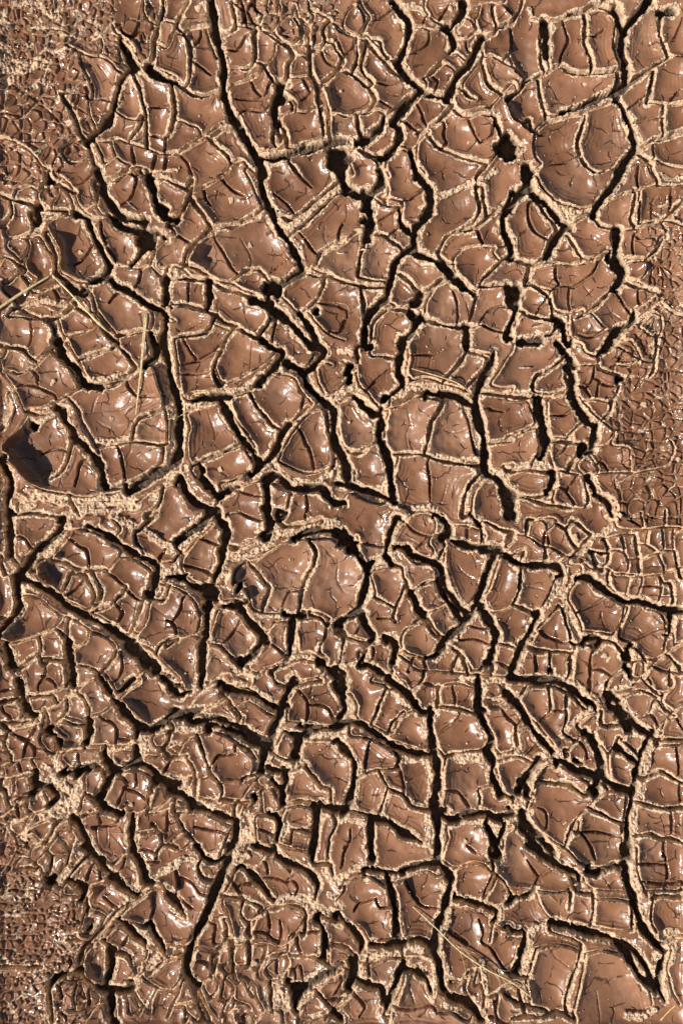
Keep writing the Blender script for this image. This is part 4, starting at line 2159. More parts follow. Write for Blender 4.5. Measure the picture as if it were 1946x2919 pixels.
# lips that stand up high on the sunny side and throw a shadow into their own bowl: x, y, spread, height
LIPS = [(18, 1250, 30, 52), (48, 1325, 34, 56), (90, 1368, 26, 40), (560, 705, 30, 30), (553, 748, 22, 30), (160, 695, 16, 22), (178, 762, 18, 20), (8, 1140, 20, 26),
        (110, 1625, 20, 34), (135, 1660, 16, 30), (20, 1810, 22, 34), (12, 1860, 18, 20), (138, 2085, 18, 34), (165, 2130, 16, 34), (262, 2545, 14, 26), (232, 2640, 14, 30), (300, 2635, 12, 22),
        (240, 2715, 18, 30), (258, 2770, 18, 24), (470, 2720, 10, 20), (570, 1390, 20, 40), (600, 1415, 18, 34), (655, 1640, 18, 22), (155, 1590, 12, 18), (1180, 1240, 18, 14), (305, 585, 12, 20), (365, 1500, 12, 14)]
def surface(gx, gy, st):
    X, Y, F, G, fine, dryz, cell = fields(gx, gy, st)
    sA, sa, sB, sC, sc_, sR, sG, sF = ragged(X, Y, F, G, fine)
    def split(raw, solid, neck, least, target, reach, off):
        core = components(raw > neck); cnt = np.bincount(core.ravel()); small = cnt < least; small[0] = False; core[small[core]] = 0
        grown = core
        for _ in range(24): grown = dilate(grown, 1, solid)
        cut = np.zeros(solid.shape, bool)
        cut[:, 1:] |= (grown[:, 1:] != grown[:, :-1]) & (grown[:, 1:] > 0) & (grown[:, :-1] > 0)
        cut[1:] |= (grown[1:] != grown[:-1]) & (grown[1:] > 0) & (grown[:-1] > 0)
        jj, ii = np.nonzero(cut); W = int(reach / st) + 1
        for j, i in zip(jj.tolist(), ii.tolist()):
            j0, j1, i0, i1 = max(j - W, 0), j + W, max(i - W, 0), i + W
            s = np.hypot(X[j0:j1, i0:i1] - X[j, i], Y[j0:j1, i0:i1] - Y[j, i]) - off
            v = F[target][j0:j1, i0:i1]; np.minimum(v, s, out=v)
        return cut
    # plates that hang together only by a narrow neck have snapped there
    raw = np.minimum(np.minimum(F['A'], F['a']), np.minimum(F['B'] - 0.5, G))
    solid1 = raw > 0
    cut = split(raw, solid1, NECK, 45, 'B', 60, 2.2)
    solid1 &= ~cut & (F['B'] > 0.5)
    raw2 = np.minimum(np.minimum(raw, F['B'] - 0.5), np.minimum(F['C'] - 0.7, fine - 0.5))
    cut2 = split(raw2, solid1 & (raw2 > 0), NECK2, 22, 'C', 22, 2.6)
    _r = ragged(X, Y, F, G, fine); sB = np.minimum(sB, _r[2]); sC = np.minimum(sC, _r[3])
    s1 = np.minimum(np.minimum(sA, sa), np.minimum(sB, sG)); s2 = np.minimum(sC, sF)
    solid2 = solid1 & ~cut2 & (np.minimum(F['C'] - 0.7, fine - 0.5) > 0)
    lab1 = components(solid1); cnt = np.bincount(lab1.ravel()); small = cnt < 24; small[0] = False; lab1[small[lab1]] = 0
    lab2 = components(solid2); cnt = np.bincount(lab2.ravel()); small = cnt < 8; small[0] = False; lab2[small[lab2]] = 0
    u1, m1 = membrane(solid1, lab1, st, 700); u2, m2 = membrane(solid2, lab2, st, 450)
    u1 = blur(u1, 2); u2 = blur(u2, 2)
    # random lie of every plate and every tile
    r = np.random.default_rng(5)
    def lie(lab, amp, tilt):
        n = lab.max() + 1; c = np.maximum(np.bincount(lab.ravel(), minlength=n), 1)
        cx = np.bincount(lab.ravel(), X.ravel(), n) / c; cy = np.bincount(lab.ravel(), Y.ravel(), n) / c
        ext = np.sqrt(c) * st
        o = r.normal(0, 1, n) * amp; tx = r.normal(0, 1, n) * tilt; ty = r.normal(0, 1, n) * tilt
        lim = np.minimum(1, 12.0 / (ext * tilt * 1.2 + 1e-6)); tx *= lim; ty *= lim
        o[0] = tx[0] = ty[0] = 0
        return (o[lab] + (X - cx[lab]) * tx[lab] + (Y - cy[lab]) * ty[lab]).astype(np.float32)
    big = sm((m1 - 4) / 14)
    top = -BOWL1 * u1 * (0.45 + 0.55 * big) * np.minimum(1, 38.0 / np.maximum(m1, 1)) - BOWL2 * u2
    top += blur(lie(lab1, 2.2, 0.05), 0) + lie(lab2, 1.0, 0.07) * (1 + 0.8 * (cell > 0))
    # thumb-soft undulation and drying ripples that run along the rims
    top += N[13](X, Y, 95) * 4.0 + N[14](X, Y, 42) * 2.0 + N[15](X, Y, 21) * 1.0
    lump = sm(N[6](X, Y, 170) * 1.6 - 0.25); top += lump * (N[7](X, Y, 15) * 1.7 + N[8](X, Y, 30) * 2.2)
    rip = sm(N[9](X, Y, 110) * 1.8 - 0.05) * np.exp(-np.clip(s1, 0, 80) / 17.0) * sm((s1 - 5) / 6)
    top += rip * 3.3 * np.sin(s1 * (2 * np.pi / 11.5) + N[12](X, Y, 60) * 2.5)
    # dry crumb ridges
    ridge = 1 - sm(sR / 7)
    crumb = np.abs(N[10](X, Y, 5.2)) * 5 + np.abs(N[11](X, Y, 10)) * 7 + N[13](X, Y, 3.4) * 1.6
    nearrim = 1 - sm((np.minimum(np.minimum(sA, sa), sG) - 2) / 6)
    nearB = 1 - sm((sB - 1.0) / 3.5)
    wv = 1 + 0.45 * N[8](X, Y, 38) + 0.25 * N[9](X, Y, 14)
    shA = 1 - sm((np.minimum(sA, sG) - 4) / (SHELF_A * wv)); sha = 1 - sm((sa - 2) / (SHELF_a * wv)); shB = 1 - sm((sB - 0.5) / (SHELF_B * wv))
    rough = np.maximum.reduce([ridge, shA, sha * 0.8, shB * 0.6])
    shelf = np.maximum.reduce([shA * 9, sha * 6.0, shB * 3.0])
    top = top * (1 - ridge * 0.7) + ridge * (-4) + (crumb - 4.0) * rough
    for ux, uy, ur, uh in LIPS:
        li_, lj_ = int((ux + ur * .75 - gx[0]) / st), int((uy - ur * .3 - gy[0]) / st); mk_ = lab1 == lab1[min(max(lj_, 0), len(gy) - 1), min(max(li_, 0), len(gx) - 1)]
        top += blur(mk_.astype(np.float32), 1) * uh * np.exp(-((X - ux) ** 2 + (Y - uy) ** 2) / (2 * ur * ur)) * np.exp(-np.clip(s1 - 8, 0, 60) / 11.0)
    top += np.exp(-np.clip(sF - 2.0, 0, 40) / 3.4) * cell * 0.07 * (1 + 0.6 * N[6](X, Y, 26))
    top += 2.6 * np.exp(-np.abs(sB - 5.5) / 3.5) * (1 - ridge) * (1 + 0.8 * N[7](X, Y, 50))
    top += RIM * big * np.exp(-np.clip(s1 - 5, 0, 80) / 13.0) * (1 + 0.7 * N[14](X, Y, 80)) * (1 - ridge * 0.6)
    top -= shelf * (1 - ridge)
    top += 0 * (1 - ridge)                 # low tan lip along the narrow joints
    # carve
    def carve(h, s, w, floor):
        f = 1 - sm(s / w); return h * (1 - f) + floor * f, f
    h = top
    fl = N[14](X, Y, 12) * 4 + N[15](X, Y, 5) * 2
    f2 = 1 - sm(sc_ / 1.8); h = h - 3.2 * f2
    f3 = 1 - sm(sF / (2.0 + cell * 0.04)); h = h - (4.5 + cell * 0.18) * f3
    f4 = 1 - sm(sC / 1.7); h = h - 16.0 * f4
    h, fB = carve(h, sB, 3.5, -17.0)
    h, fa = carve(h, sa, 4.0 + 1.8 * N[12](X, Y, 30), -30.0 + fl + 7 * N[15](X, Y, 70))
    h, fA = carve(h, sA, 6.0 + 3 * N[12](X, Y, 30), -50.0 + fl)
    h, fG = carve(h, sG, 8.0, -60.0 + fl)
    # where the mud has dried pale
    nz = N[11](X, Y, 26) * 0.5 + N[13](X, Y, 9) * 0.3
    d1 = sm((np.maximum(shA, sha) - 0.22 + nz * 0.25) / 0.25)
    dB = sm((shB - 0.30 + nz * 0.3) / 0.25)
    dC = (1 - sm((sC - 0.1) / 1.4)) * (0.22 + nz * 0.7)
    dF = (1 - sm((sF - 0.2 - nz) / 1.2)) * (0.42 + nz * .6)
    dry = np.maximum.reduce([d1, dB, ridge, dC, dF, np.clip(dryz * 1.5 * sm(N[12](X, Y, 24) * 1.5 + dryz * 0.8 - 0.3), 0, 1)])
    rt = np.random.default_rng(12)
    tone = (rt.random(lab1.max() + 1)[dilate(lab1, 6)] * 0.6 + rt.random(lab2.max() + 1)[dilate(lab2, 3)] * 0.4).astype(np.float32)
    lump_pale = np.clip(lump * 1.1 + 0.5 * rip, 0, 1).astype(np.float32)  # paler tint on lumpy and rippled mud
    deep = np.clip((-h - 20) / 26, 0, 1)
    hair = np.clip(np.minimum(s1, s2 + 1), 0, 30) / 30
    return dict(tone=tone, lump_pale=lump_pale, X=X, Y=Y, h=h.astype(np.float32), s1=s1, lab1=lab1, lab2=lab2, solid1=solid1, dry=np.clip(dry, 0, 1).astype(np.float32), deep=deep.astype(np.float32), hair=hair.astype(np.float32))

# ------------------------------------------------------------------ materials
def mud_material(name):
    m = bpy.data.materials.new(name); m.use_nodes = True; nt = m.node_tree; n = nt.nodes; l = nt.links
    b = n['Principled BSDF']
    geo = n.new('ShaderNodeNewGeometry')
    def attr(a):
        q = n.new('ShaderNodeAttribute'); q.attribute_name = a; return q.outputs['Fac']
    def math_(op, a, b_=None, c=None, clamp=False):
        q = n.new('ShaderNodeMath'); q.operation = op; q.use_clamp = clamp
        for i, v in enumerate((a, b_, c)):
            if v is None: continue
            if hasattr(v, 'type'): l.new(v, q.inputs[i])
            else: q.inputs[i].default_value = v
        return q.outputs[0]
    def noise(scale, det=4, rough=.55, vec=None):
        q = n.new('ShaderNodeTexNoise'); q.inputs['Scale'].default_value = scale; q.inputs['Detail'].default_value = det
        q.inputs['Roughness'].default_value = rough; l.new(vec or geo.outputs['Position'], q.inputs['Vector']); return q
    def ramp(v, stops):
        q = n.new('ShaderNodeValToRGB'); e = q.color_ramp.elements
        while len(e) < len(stops): e.new(0.5)
        for i, (p, c) in enumerate(stops): e[i].position = p; e[i].color = c if len(c) == 4 else (*c, 1)
        l.new(v, q.inputs[0]); return q.outputs[0]
    def mix(f, a, b_, t='MIX'):
        q = n.new('ShaderNodeMix'); q.data_type = 'RGBA'; q.blend_type = t
        for s, v in ((q.inputs[0], f), (q.inputs[6], a), (q.inputs[7], b_)):
            if hasattr(v, 'type'): l.new(v, s)
            else: s.default_value = v if isinstance(v, float) else (*v, 1)
        return q.outputs[2]
    dry = attr('dry'); deep = attr('deep'); hair = attr('hair')
    n_lo = noise(22, 3); n_mid = noise(120, 4); n_hi = noise(620, 5, .65); n_x = noise(1500, 3, .6)
    tone = attr('tone'); lump_pale = attr('lump_pale')
    tv = math_('ADD', math_('MULTIPLY', n_lo.outputs[0], 0.7), math_('MULTIPLY', math_('SUBTRACT', tone, 0.5), 0.8))
    wet = ramp(math_('ADD', tv, 0.15), [(0.25, WET0), (0.5, WET1), (0.78, WET2)])
    wet = mix(math_('MULTIPLY', lump_pale, 0.35), wet, (0.36, 0.215, 0.135))
    wet = mix(math_('MULTIPLY', ramp(n_mid.outputs[0], [(0.35, (0, 0, 0)), (0.7, (1, 1, 1))]), 0.35), wet, WET2)
    wet = mix(math_('MULTIPLY', ramp(n_x.outputs[0], [(0.42, (0, 0, 0)), (0.62, (1, 1, 1))]), 0.16), wet, (0.42, 0.21, 0.10))
    tan = ramp(n_hi.outputs[0], [(0.28, TAN0), (0.42, TAN1), (0.55, TAN2), (0.7, TAN3)])
    tan = mix(ramp(n_mid.outputs[0], [(0.4, (0, 0, 0)), (0.7, (.6, .6, .6))]), tan, TAN_G)
    tan = mix(ramp(noise(190, 3, .6).outputs[0], [(0.5, (0, 0, 0)), (0.66, (.75, .75, .75))]), tan, TAN0)
    # dry mask with a broken edge
    dm = math_('ADD', dry, math_('MULTIPLY', math_('SUBTRACT', n_hi.outputs[0], 0.5), 0.75))
    dm = ramp(dm, [(0.38, (0, 0, 0)), (0.6, (1, 1, 1))])
    # thin hair cracks that open in the skin of each tile
    wv = noise(75, 2); vadd = n.new('ShaderNodeVectorMath'); vadd.operation = 'MULTIPLY_ADD'
    l.new(wv.outputs['Color'], vadd.inputs[0]); vadd.inputs[1].default_value = (0.011, 0.011, 0.0); l.new(geo.outputs['Position'], vadd.inputs[2])
    flat = n.new('ShaderNodeVectorMath'); flat.operation = 'MULTIPLY'; l.new(vadd.outputs[0], flat.inputs[0]); flat.inputs[1].default_value = (1, 1, 0)
    def vor(scale, rnd=1.0):
        q = n.new('ShaderNodeTexVoronoi'); q.voronoi_dimensions = '2D'; q.feature = 'DISTANCE_TO_EDGE'; q.inputs['Scale'].default_value = scale
        l.new(flat.outputs[0], q.inputs['Vector']); return q.outputs['Distance']
    v1 = vor(50.0); gate = noise(95, 1)
    w1 = math_('MULTIPLY', math_('SUBTRACT', gate.outputs[0], 0.475), 0.36, clamp=True)     # width varies, often zero
    c1 = math_('SUBTRACT', 1.0, math_('DIVIDE', v1, math_('MAXIMUM', w1, 0.0005)), clamp=True)
    c1 = math_('MULTIPLY', c1, math_('GREATER_THAN', w1, 0.003))
    crack = math_('MULTIPLY', math_('MULTIPLY', c1, math_('SUBTRACT', 1.0, dm)), math_('GREATER_THAN', hair, 0.12))
    col = mix(dm, wet, tan)
    col = mix(math_('MULTIPLY', crack, 0.85), col, (0.035, 0.016, 0.009))
    # the colour turns darker with depth in a crack
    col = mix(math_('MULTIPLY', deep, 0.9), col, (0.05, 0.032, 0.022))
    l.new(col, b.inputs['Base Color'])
    rg = ramp(noise(60, 4).outputs[0], [(0.3, (.26, .26, .26)), (0.7, (.40, .40, .40))])
    cw = math_('MULTIPLY', math_('MULTIPLY', math_('SUBTRACT', 1.0, dm), math_('SUBTRACT', 1.0, deep)), COAT)
    l.new(cw, b.inputs['Coat Weight']); b.inputs['Coat Roughness'].default_value = COAT_R; b.inputs['Coat IOR'].default_value = 1.36
    rgh = mix(dm, rg, (0.9, 0.9, 0.9)); rgh = mix(deep, rgh, (0.95, 0.95, 0.95))
    l.new(rgh, b.inputs['Roughness'])
    b.inputs['Specular IOR Level'].default_value = SPEC
    # relief: satin skin on wet mud, crumbs on dry mud
    h_wet = math_('ADD', math_('ADD', math_('MULTIPLY', noise(260, 2, .4).outputs[0], 0.00026), math_('MULTIPLY', noise(110, 2, .4).outputs[0], 0.0007)), math_('MULTIPLY', n_x.outputs[0], 0.00003))
    h_wet = math_('SUBTRACT', h_wet, math_('MULTIPLY', crack, 0.0008))
    cr = n.new('ShaderNodeTexVoronoi'); cr.inputs['Scale'].default_value = 520; l.new(geo.outputs['Position'], cr.inputs['Vector'])
    h_dry = math_('ADD', math_('ADD', math_('MULTIPLY', n_hi.outputs[0], 0.0018), math_('MULTIPLY', n_mid.outputs[0], 0.003)), math_('MULTIPLY', cr.outputs['Distance'], -0.0008))
    hm = math_('ADD', math_('MULTIPLY', h_wet, math_('SUBTRACT', 1.0, dm)), math_('MULTIPLY', h_dry, dm))
    bp = n.new('ShaderNodeBump'); bp.inputs['Strength'].default_value = 1.0; bp.inputs['Distance'].default_value = 1.0
    l.new(hm, bp.inputs['Height']); l.new(bp.outputs[0], b.inputs['Normal'])
    return m
MUD = mud_material('glossy_drying_mud')

def straw_material(name, c0, c1):
    m = bpy.data.materials.new(name); m.use_nodes = True; n = m.node_tree.nodes; l = m.node_tree.links; b = n['Principled BSDF']
    q = n.new('ShaderNodeTexNoise'); q.inputs['Scale'].default_value = 400; q.inputs['Detail'].default_value = 3
    geo = n.new('ShaderNodeNewGeometry'); l.new(geo.outputs['Position'], q.inputs['Vector'])
    r = n.new('ShaderNodeValToRGB'); r.color_ramp.elements[0].color = (*c0, 1); r.color_ramp.elements[1].color = (*c1, 1)
    r.color_ramp.elements[0].position = .35; r.color_ramp.elements[1].position = .65
    l.new(q.outputs[0], r.inputs[0]); l.new(r.outputs[0], b.inputs['Base Color']); b.inputs['Roughness'].default_value = 0.45
    bp = n.new('ShaderNodeBump'); bp.inputs['Distance'].default_value = 0.0004; l.new(q.outputs[0], bp.inputs['Height']); l.new(bp.outputs[0], b.inputs['Normal'])
    return m
STRAW = straw_material('dry_straw', (0.50, 0.36, 0.15), (0.80, 0.66, 0.38))
FIBRE = straw_material('golden_fibre', (0.55, 0.33, 0.09), (0.75, 0.55, 0.25))
CHIP = straw_material('pale_dried_mud', (0.46, 0.29, 0.16), (0.66, 0.47, 0.29))
BARK = straw_material('grey_weathered_stem', (0.22, 0.17, 0.12), (0.50, 0.40, 0.28))
for mm, rr in ((CHIP, .9), (BARK, .8)): mm.node_tree.nodes['Principled BSDF'].inputs['Roughness'].default_value = rr

# ------------------------------------------------------------------ the ground inside the frame
ST = GRID
gx = np.arange(-44, W0 + 44, ST); gy = np.arange(-44, H0 + 44, ST)
D = surface(gx, gy, ST)
print('surface', round(time.time() - T0, 1))
nx, ny = len(gx), len(gy)
VX = wx(D['X']); VY = wy(D['Y']); VZ = D['h'] * PX
# assign every cell of the grid to a tile, or to the floor of the big cracks
lab2 = D['lab2']; lab1 = D['lab1']
lab2d = dilate(lab2, 2); near1 = dilate(lab1, 1)
lab2d = np.where((~D['solid1']) & (near1 == 0), 0, lab2d)
cellT = lab2d[:-1, :-1]
# the plate that owns a tile
nt = lab2.max() + 1; own = np.zeros(nt, np.int32); ff = (lab2 > 0) & (lab1 > 0); own[lab2[ff]] = lab1[ff]
own_area = np.bincount(cellT.ravel(), minlength=nt)
vid = np.arange(nx * ny).reshape(ny, nx)
quads = np.stack([vid[1:, :-1], vid[1:, 1:], vid[:-1, 1:], vid[:-1, :-1]], -1).reshape(-1, 4)
flat_lab = cellT.ravel(); flat_lab = np.where(own[flat_lab] > 0, flat_lab, 0)
order = np.argsort(flat_lab, kind='stable'); sl = flat_lab[order]
starts = np.searchsorted(sl, np.arange(nt + 1))
PV = np.stack([VX, VY, VZ], -1).reshape(-1, 3); AD = D['dry'].ravel(); AE = D['deep'].ravel(); AH = D['hair'].ravel(); AT = D['tone'].ravel(); AU = D['lump_pale'].ravel()
def make_mesh(name, q, origin=(0, 0, 0)):
    u, inv = np.unique(q, return_inverse=True); inv = inv.reshape(-1)
    me = bpy.data.meshes.new(name); nf = len(q)
    me.vertices.add(len(u)); me.vertices.foreach_set('co', (PV[u] - np.array(origin)).astype(np.float32).ravel())
    me.loops.add(nf * 4); me.loops.foreach_set('vertex_index', inv.astype(np.int32))
    me.polygons.add(nf); me.polygons.foreach_set('loop_start', np.arange(0, nf * 4, 4, dtype=np.int32))
    me.polygons.foreach_set('use_smooth', np.ones(nf, bool))
    me.update(calc_edges=True)
    for nm, A in (('dry', AD), ('deep', AE), ('hair', AH), ('tone', AT), ('lump_pale', AU)):
        a = me.attributes.new(nm, 'FLOAT', 'POINT'); a.data.foreach_set('value', A[u].astype(np.float32))
    me.materials.append(MUD); return me
def faces_of(t): return quads[order[starts[t]:starts[t + 1]]]

tag(link(bpy.data.objects.new('crack_floor', make_mesh('crack_floor', faces_of(0)))), kind='structure', label='dark floor at the bottom of the wide cracks')

# plates -> tiles
plates = {}
for t in range(1, nt):
    if own[t] and starts[t + 1] > starts[t]: plates.setdefault(int(own[t]), []).append(t)
info = []
for p, ts in plates.items():
    ids = np.concatenate([order[starts[t]:starts[t + 1]] for t in ts]); cy, cx = np.divmod(ids, nx - 1)
    X_ = gx[cx]; Y_ = gy[cy]; vis = (X_ > 0) & (X_ < W0) & (Y_ > 0) & (Y_ < H0); area = int(vis.sum())
    if area: mx_, my_ = X_[vis].mean(), Y_[vis].mean()
    else: mx_, my_ = X_.mean(), Y_.mean()
    el = 1.0; ang = 0
    if len(X_) > 8:
        c = np.cov(np.stack([X_, Y_])); ev, evec = np.linalg.eigh(c); el = math.sqrt(ev[1] / max(ev[0], 1e-6)); ang = math.degrees(math.atan2(-evec[1, 1], evec[0, 1])) % 180
    bigt = sum(1 for t in ts if own_area[t] > 40)
    info.append(dict(p=p, ts=ts, area=area, full=len(ids), x=mx_, y=my_, el=el, ang=ang, n=max(bigt, 1), dry=float(AD[quads[ids, 0]].mean()), edge=bool((~vis).any())))
info.sort(key=lambda d: -d['area'])
PLATES_INDIV = 296
things = [d for d in info[:PLATES_INDIV] if d['area'] > 30]; rest = [d for d in info if d not in things]

ORD = ['', 'second ', 'third ', 'fourth ', 'fifth ', 'sixth ', 'seventh ', 'eighth ', 'ninth ', 'tenth ', 'eleventh ', 'twelfth ', 'thirteenth ', 'fourteenth ', 'fifteenth ', 'sixteenth ', 'seventeenth ', 'eighteenth ', 'nineteenth ', 'twentieth ']
COLS = ['far left', 'centre left', 'centre', 'centre right', 'far right']
ROWS = ['top edge', 'upper part', 'upper middle', 'middle', 'lower middle', 'lower part', 'bottom edge']
NUM = ['no', 'one', 'two', 'three', 'four', 'five', 'six', 'seven', 'eight', 'nine']
MARKS = [('by folded straw', 150, 790, 85), ('by upright straw', 402, 1040, 80), ('by curved golden fibre', 1260, 1080, 70), ('under dry grass wisp', 1400, 2770, 90), ('by widest black pit', 600, 1690, 90)]
zone = {}
for d in things:
    z = (min(int(d['x'] / W0 * 5), 4), min(int(d['y'] / H0 * 7), 6)); zone.setdefault(z, []).append(d); d['z'] = z
for z, ds in zone.items():
    for i, d in enumerate(ds):
        a = d['area'] * ST * ST
        size = 'huge' if a > 22000 else 'large' if a > 9000 else 'medium' if a > 3500 else 'small' if a > 1200 else 'tiny'
        if d['el'] > 2.1: shp = 'long narrow'
        elif d['el'] > 1.5: shp = 'oblong'
        else: shp = 'compact'
        k = 'one smooth tile' if d['n'] == 1 else (NUM[d['n']] + ' tiles' if d['n'] < 10 else 'many tiles')
        mk = ''
        for s, x, y, r in MARKS:
            if math.hypot(d['x'] - x, d['y'] - y) < r: mk = ' ' + s
        pos = ROWS[z[1]] + ', ' + COLS[z[0]]
        if mk: shp = ''
        if mk: k = k.replace(' smooth', '')
        d['label'] = ' '.join(f"{size} {shp} slab of {k}{mk}, {ORD[i] if i < 20 else 'low '}biggest at {pos}".split())
TRI = 0
print('pieces', len(info), len(things), round(time.time() - T0, 1))
def tile_obj(t, name, parent, org):
    o = bpy.data.objects.new(name, make_mesh(name, faces_of(t), org)); return link(o, parent)
for d in things:
    org = (float(wx(d['x'])), float(wy(d['y'])), -0.015)
    ts = sorted(d['ts'], key=lambda t: -(starts[t + 1] - starts[t]))
    if len(ts) == 1:
        o = bpy.data.objects.new('mud_slab', make_mesh('mud_slab', faces_of(ts[0]), org)); link(o)
    else:
        o = bpy.data.objects.new('mud_slab', None); o.empty_display_size = 0.01; link(o)
        keep = [t for t in ts if starts[t + 1] - starts[t] >= 14][:299]; left = [t for t in ts if t not in keep]
        for t in keep: tile_obj(t, 'mud_tile', o, org)
        if left:
            c = bpy.data.objects.new('mud_crumbs', make_mesh('mud_crumbs', np.concatenate([faces_of(t) for t in left]), org)); link(c, o); c['kind'] = 'stuff'
    o.location = org
    tag(o, d['label'], 'mud slab', 'dried mud slabs between the cracks', 'thing')
if rest:
    q = np.concatenate([faces_of(t) for d in rest for t in d['ts']])
    tag(link(bpy.data.objects.new('small_mud_fragments', make_mesh('small_mud_fragments', q))), 'smallest fragments of mud crust lodged between the slabs', 'mud crust', kind='stuff')
print('objects', round(time.time() - T0, 1))

# ------------------------------------------------------------------ the same cracked ground going on outside the frame, and the flat beyond it
def ring():
    global PV, AD, AE, AH, AT, AU
    st = 7.0; ax = np.arange(-700, W0 + 700, st); ay = np.arange(-700, H0 + 700, st)
    X, Y = np.meshgrid(ax, ay)
    v = voronoi(X + N[8](X, Y, 60) * 18, Y + N[9](X, Y, 60) * 18, 120, 31, -1000, -1000, 3000, 4000) - 6 + N[11](X, Y, 15) * 3
    v2 = voronoi(X + N[9](X, Y, 40) * 10, Y + N[8](X, Y, 40) * 10, 48, 32, -1000, -1000, 3000, 4000) - 3
    top = N[13](X, Y, 95) * 4 + N[14](X, Y, 42) * 2 - 6 * sm(v / 40) - 3 * sm(v2 / 20)
    f4 = 1 - sm(v2 / 4); top = top - 9 * f4
    f = 1 - sm(v / 8); h = top * (1 - f) - 34 * f
    inside = (X > -44) & (X < gx[-1]) & (Y > -44) & (Y < gy[-1])
    PV = np.stack([wx(X), wy(Y), h * PX], -1).reshape(-1, 3)
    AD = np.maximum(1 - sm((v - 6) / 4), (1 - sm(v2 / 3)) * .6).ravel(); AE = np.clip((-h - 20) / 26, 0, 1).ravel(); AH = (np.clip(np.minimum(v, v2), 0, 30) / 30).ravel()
    AT = AH * 0 + .5; AU = AH * 0
    mx, my = len(ax), len(ay); vi = np.arange(mx * my).reshape(my, mx)
    q = np.stack([vi[1:, :-1], vi[1:, 1:], vi[:-1, 1:], vi[:-1, :-1]], -1)
    ins = inside[:-1, :-1] & inside[1:, 1:]
    return make_mesh('outer_ground', q[~ins].reshape(-1, 4))
tag(link(bpy.data.objects.new('outer_ground', ring())), 'cracked drying mud going on beyond the slabs', kind='structure')
me = bpy.data.meshes.new('ground'); R_ = 60.0
me.from_pydata([(-R_, -R_, 0), (R_, -R_, 0), (R_, R_, 0), (-R_, R_, 0)], [], [(0, 1, 2, 3)]); me.materials.append(MUD)
g = link(bpy.data.objects.new('ground', me)); g.location.z = -75 * PX; tag(g, 'brown mud flat under and around the slabs', kind='structure')

# ------------------------------------------------------------------ things lying on the mud
Hh = D['h']
def hz(px, py, r=0):
    i = int(round((px - gx[0]) / ST)); j = int(round((py - gy[0]) / ST)); k = int(r / ST) + 1
    return float(Hh[max(j - k, 0):j + k + 1, max(i - k, 0):i + k + 1].max()) * PX
def tube(name, pts, radii, mat, parent=None, sides=7, lift=0.0, flatn=1.0, origin=None):
    """pts in ground pixels with a height in metres"""
    P = [Vector((wx(x), wy(y), z + lift)) for x, y, z in pts]
    org = Vector(origin) if origin is not None else P[0].copy()
    vs = []; fs = []
    for i, p in enumerate(P):
        t = (P[min(i + 1, len(P) - 1)] - P[max(i - 1, 0)]).normalized(); s = t.cross(Vector((0, 0, 1))).normalized(); u = s.cross(t)
        for k in range(sides):
            a = 2 * math.pi * k / sides; vs.append(p - org + s * math.cos(a) * radii[i] + u * math.sin(a) * radii[i] * flatn)
    for i in range(len(P) - 1):
        for k in range(sides):
            a = i * sides + k; b_ = i * sides + (k + 1) % sides; fs.append((a, b_, b_ + sides, a + sides))
    fs.append(tuple(range(sides))[::-1]); fs.append(tuple(range((len(P) - 1) * sides, len(P) * sides)))
    me = bpy.data.meshes.new(name); me.from_pydata([tuple(v) for v in vs], [], fs); me.materials.append(mat)
    me.polygons.foreach_set('use_smooth', [True] * len(fs)); me.update()
    o = bpy.data.objects.new(name, me); link(o, parent)
    if parent is None: o.location = org
    return o
def lay(path, n, sag=0.0):
    """points along a path resting on the tops it bridges"""
    P = smooth_line(np.array(path, float)) if len(path) > 2 else np.array(path, float)
    seg = np.hypot(*np.diff(P, axis=0).T); cum = np.concatenate([[0], np.cumsum(seg)]); t = np.linspace(0, cum[-1], n)
    x = np.interp(t, cum, P[:, 0]); y = np.interp(t, cum, P[:, 1]); z = np.array([hz(a, b, 3) for a, b in zip(x, y)])
    # upper hull so that a stiff stem bridges the hollows
    hull = [0]
    while hull[-1] < n - 1:
        i = hull[-1]; best = max(range(i + 1, n), key=lambda j: (z[j] - z[i]) / (t[j] - t[i])); hull.append(best)
    zz = np.interp(t, t[hull], z[hull]); zz = zz * (1 - sag) + z * sag
    return [(float(a), float(b), float(c)) for a, b, c in zip(x, y, zz)]

# folded straw: one stem bent at the tip of the V
A_ = lay([(-30, 905), (0, 885), (75, 832), (150, 784)], 14); B_ = lay([(150, 784), (200, 834), (255, 893), (311, 948)], 16)
root = bpy.data.objects.new('folded_straw', None); root.empty_display_size = .01; link(root); root.location = (wx(150), wy(784), A_[-1][2])
tag(root, 'pale dry straw folded in a V at the left edge', 'straw')
tube('thick_stalk', A_, [0.00125] * 8 + [0.0012, .0011, .001, .0009, .0008, .0006], STRAW, root, lift=0.0012, origin=root.location)
tube('thin_stalk', B_, [0.0006, .0007, .0007] + [0.0008] * 8 + [.0011, .0014, .0014, .001, .0005], STRAW, root, lift=0.0012, origin=root.location)
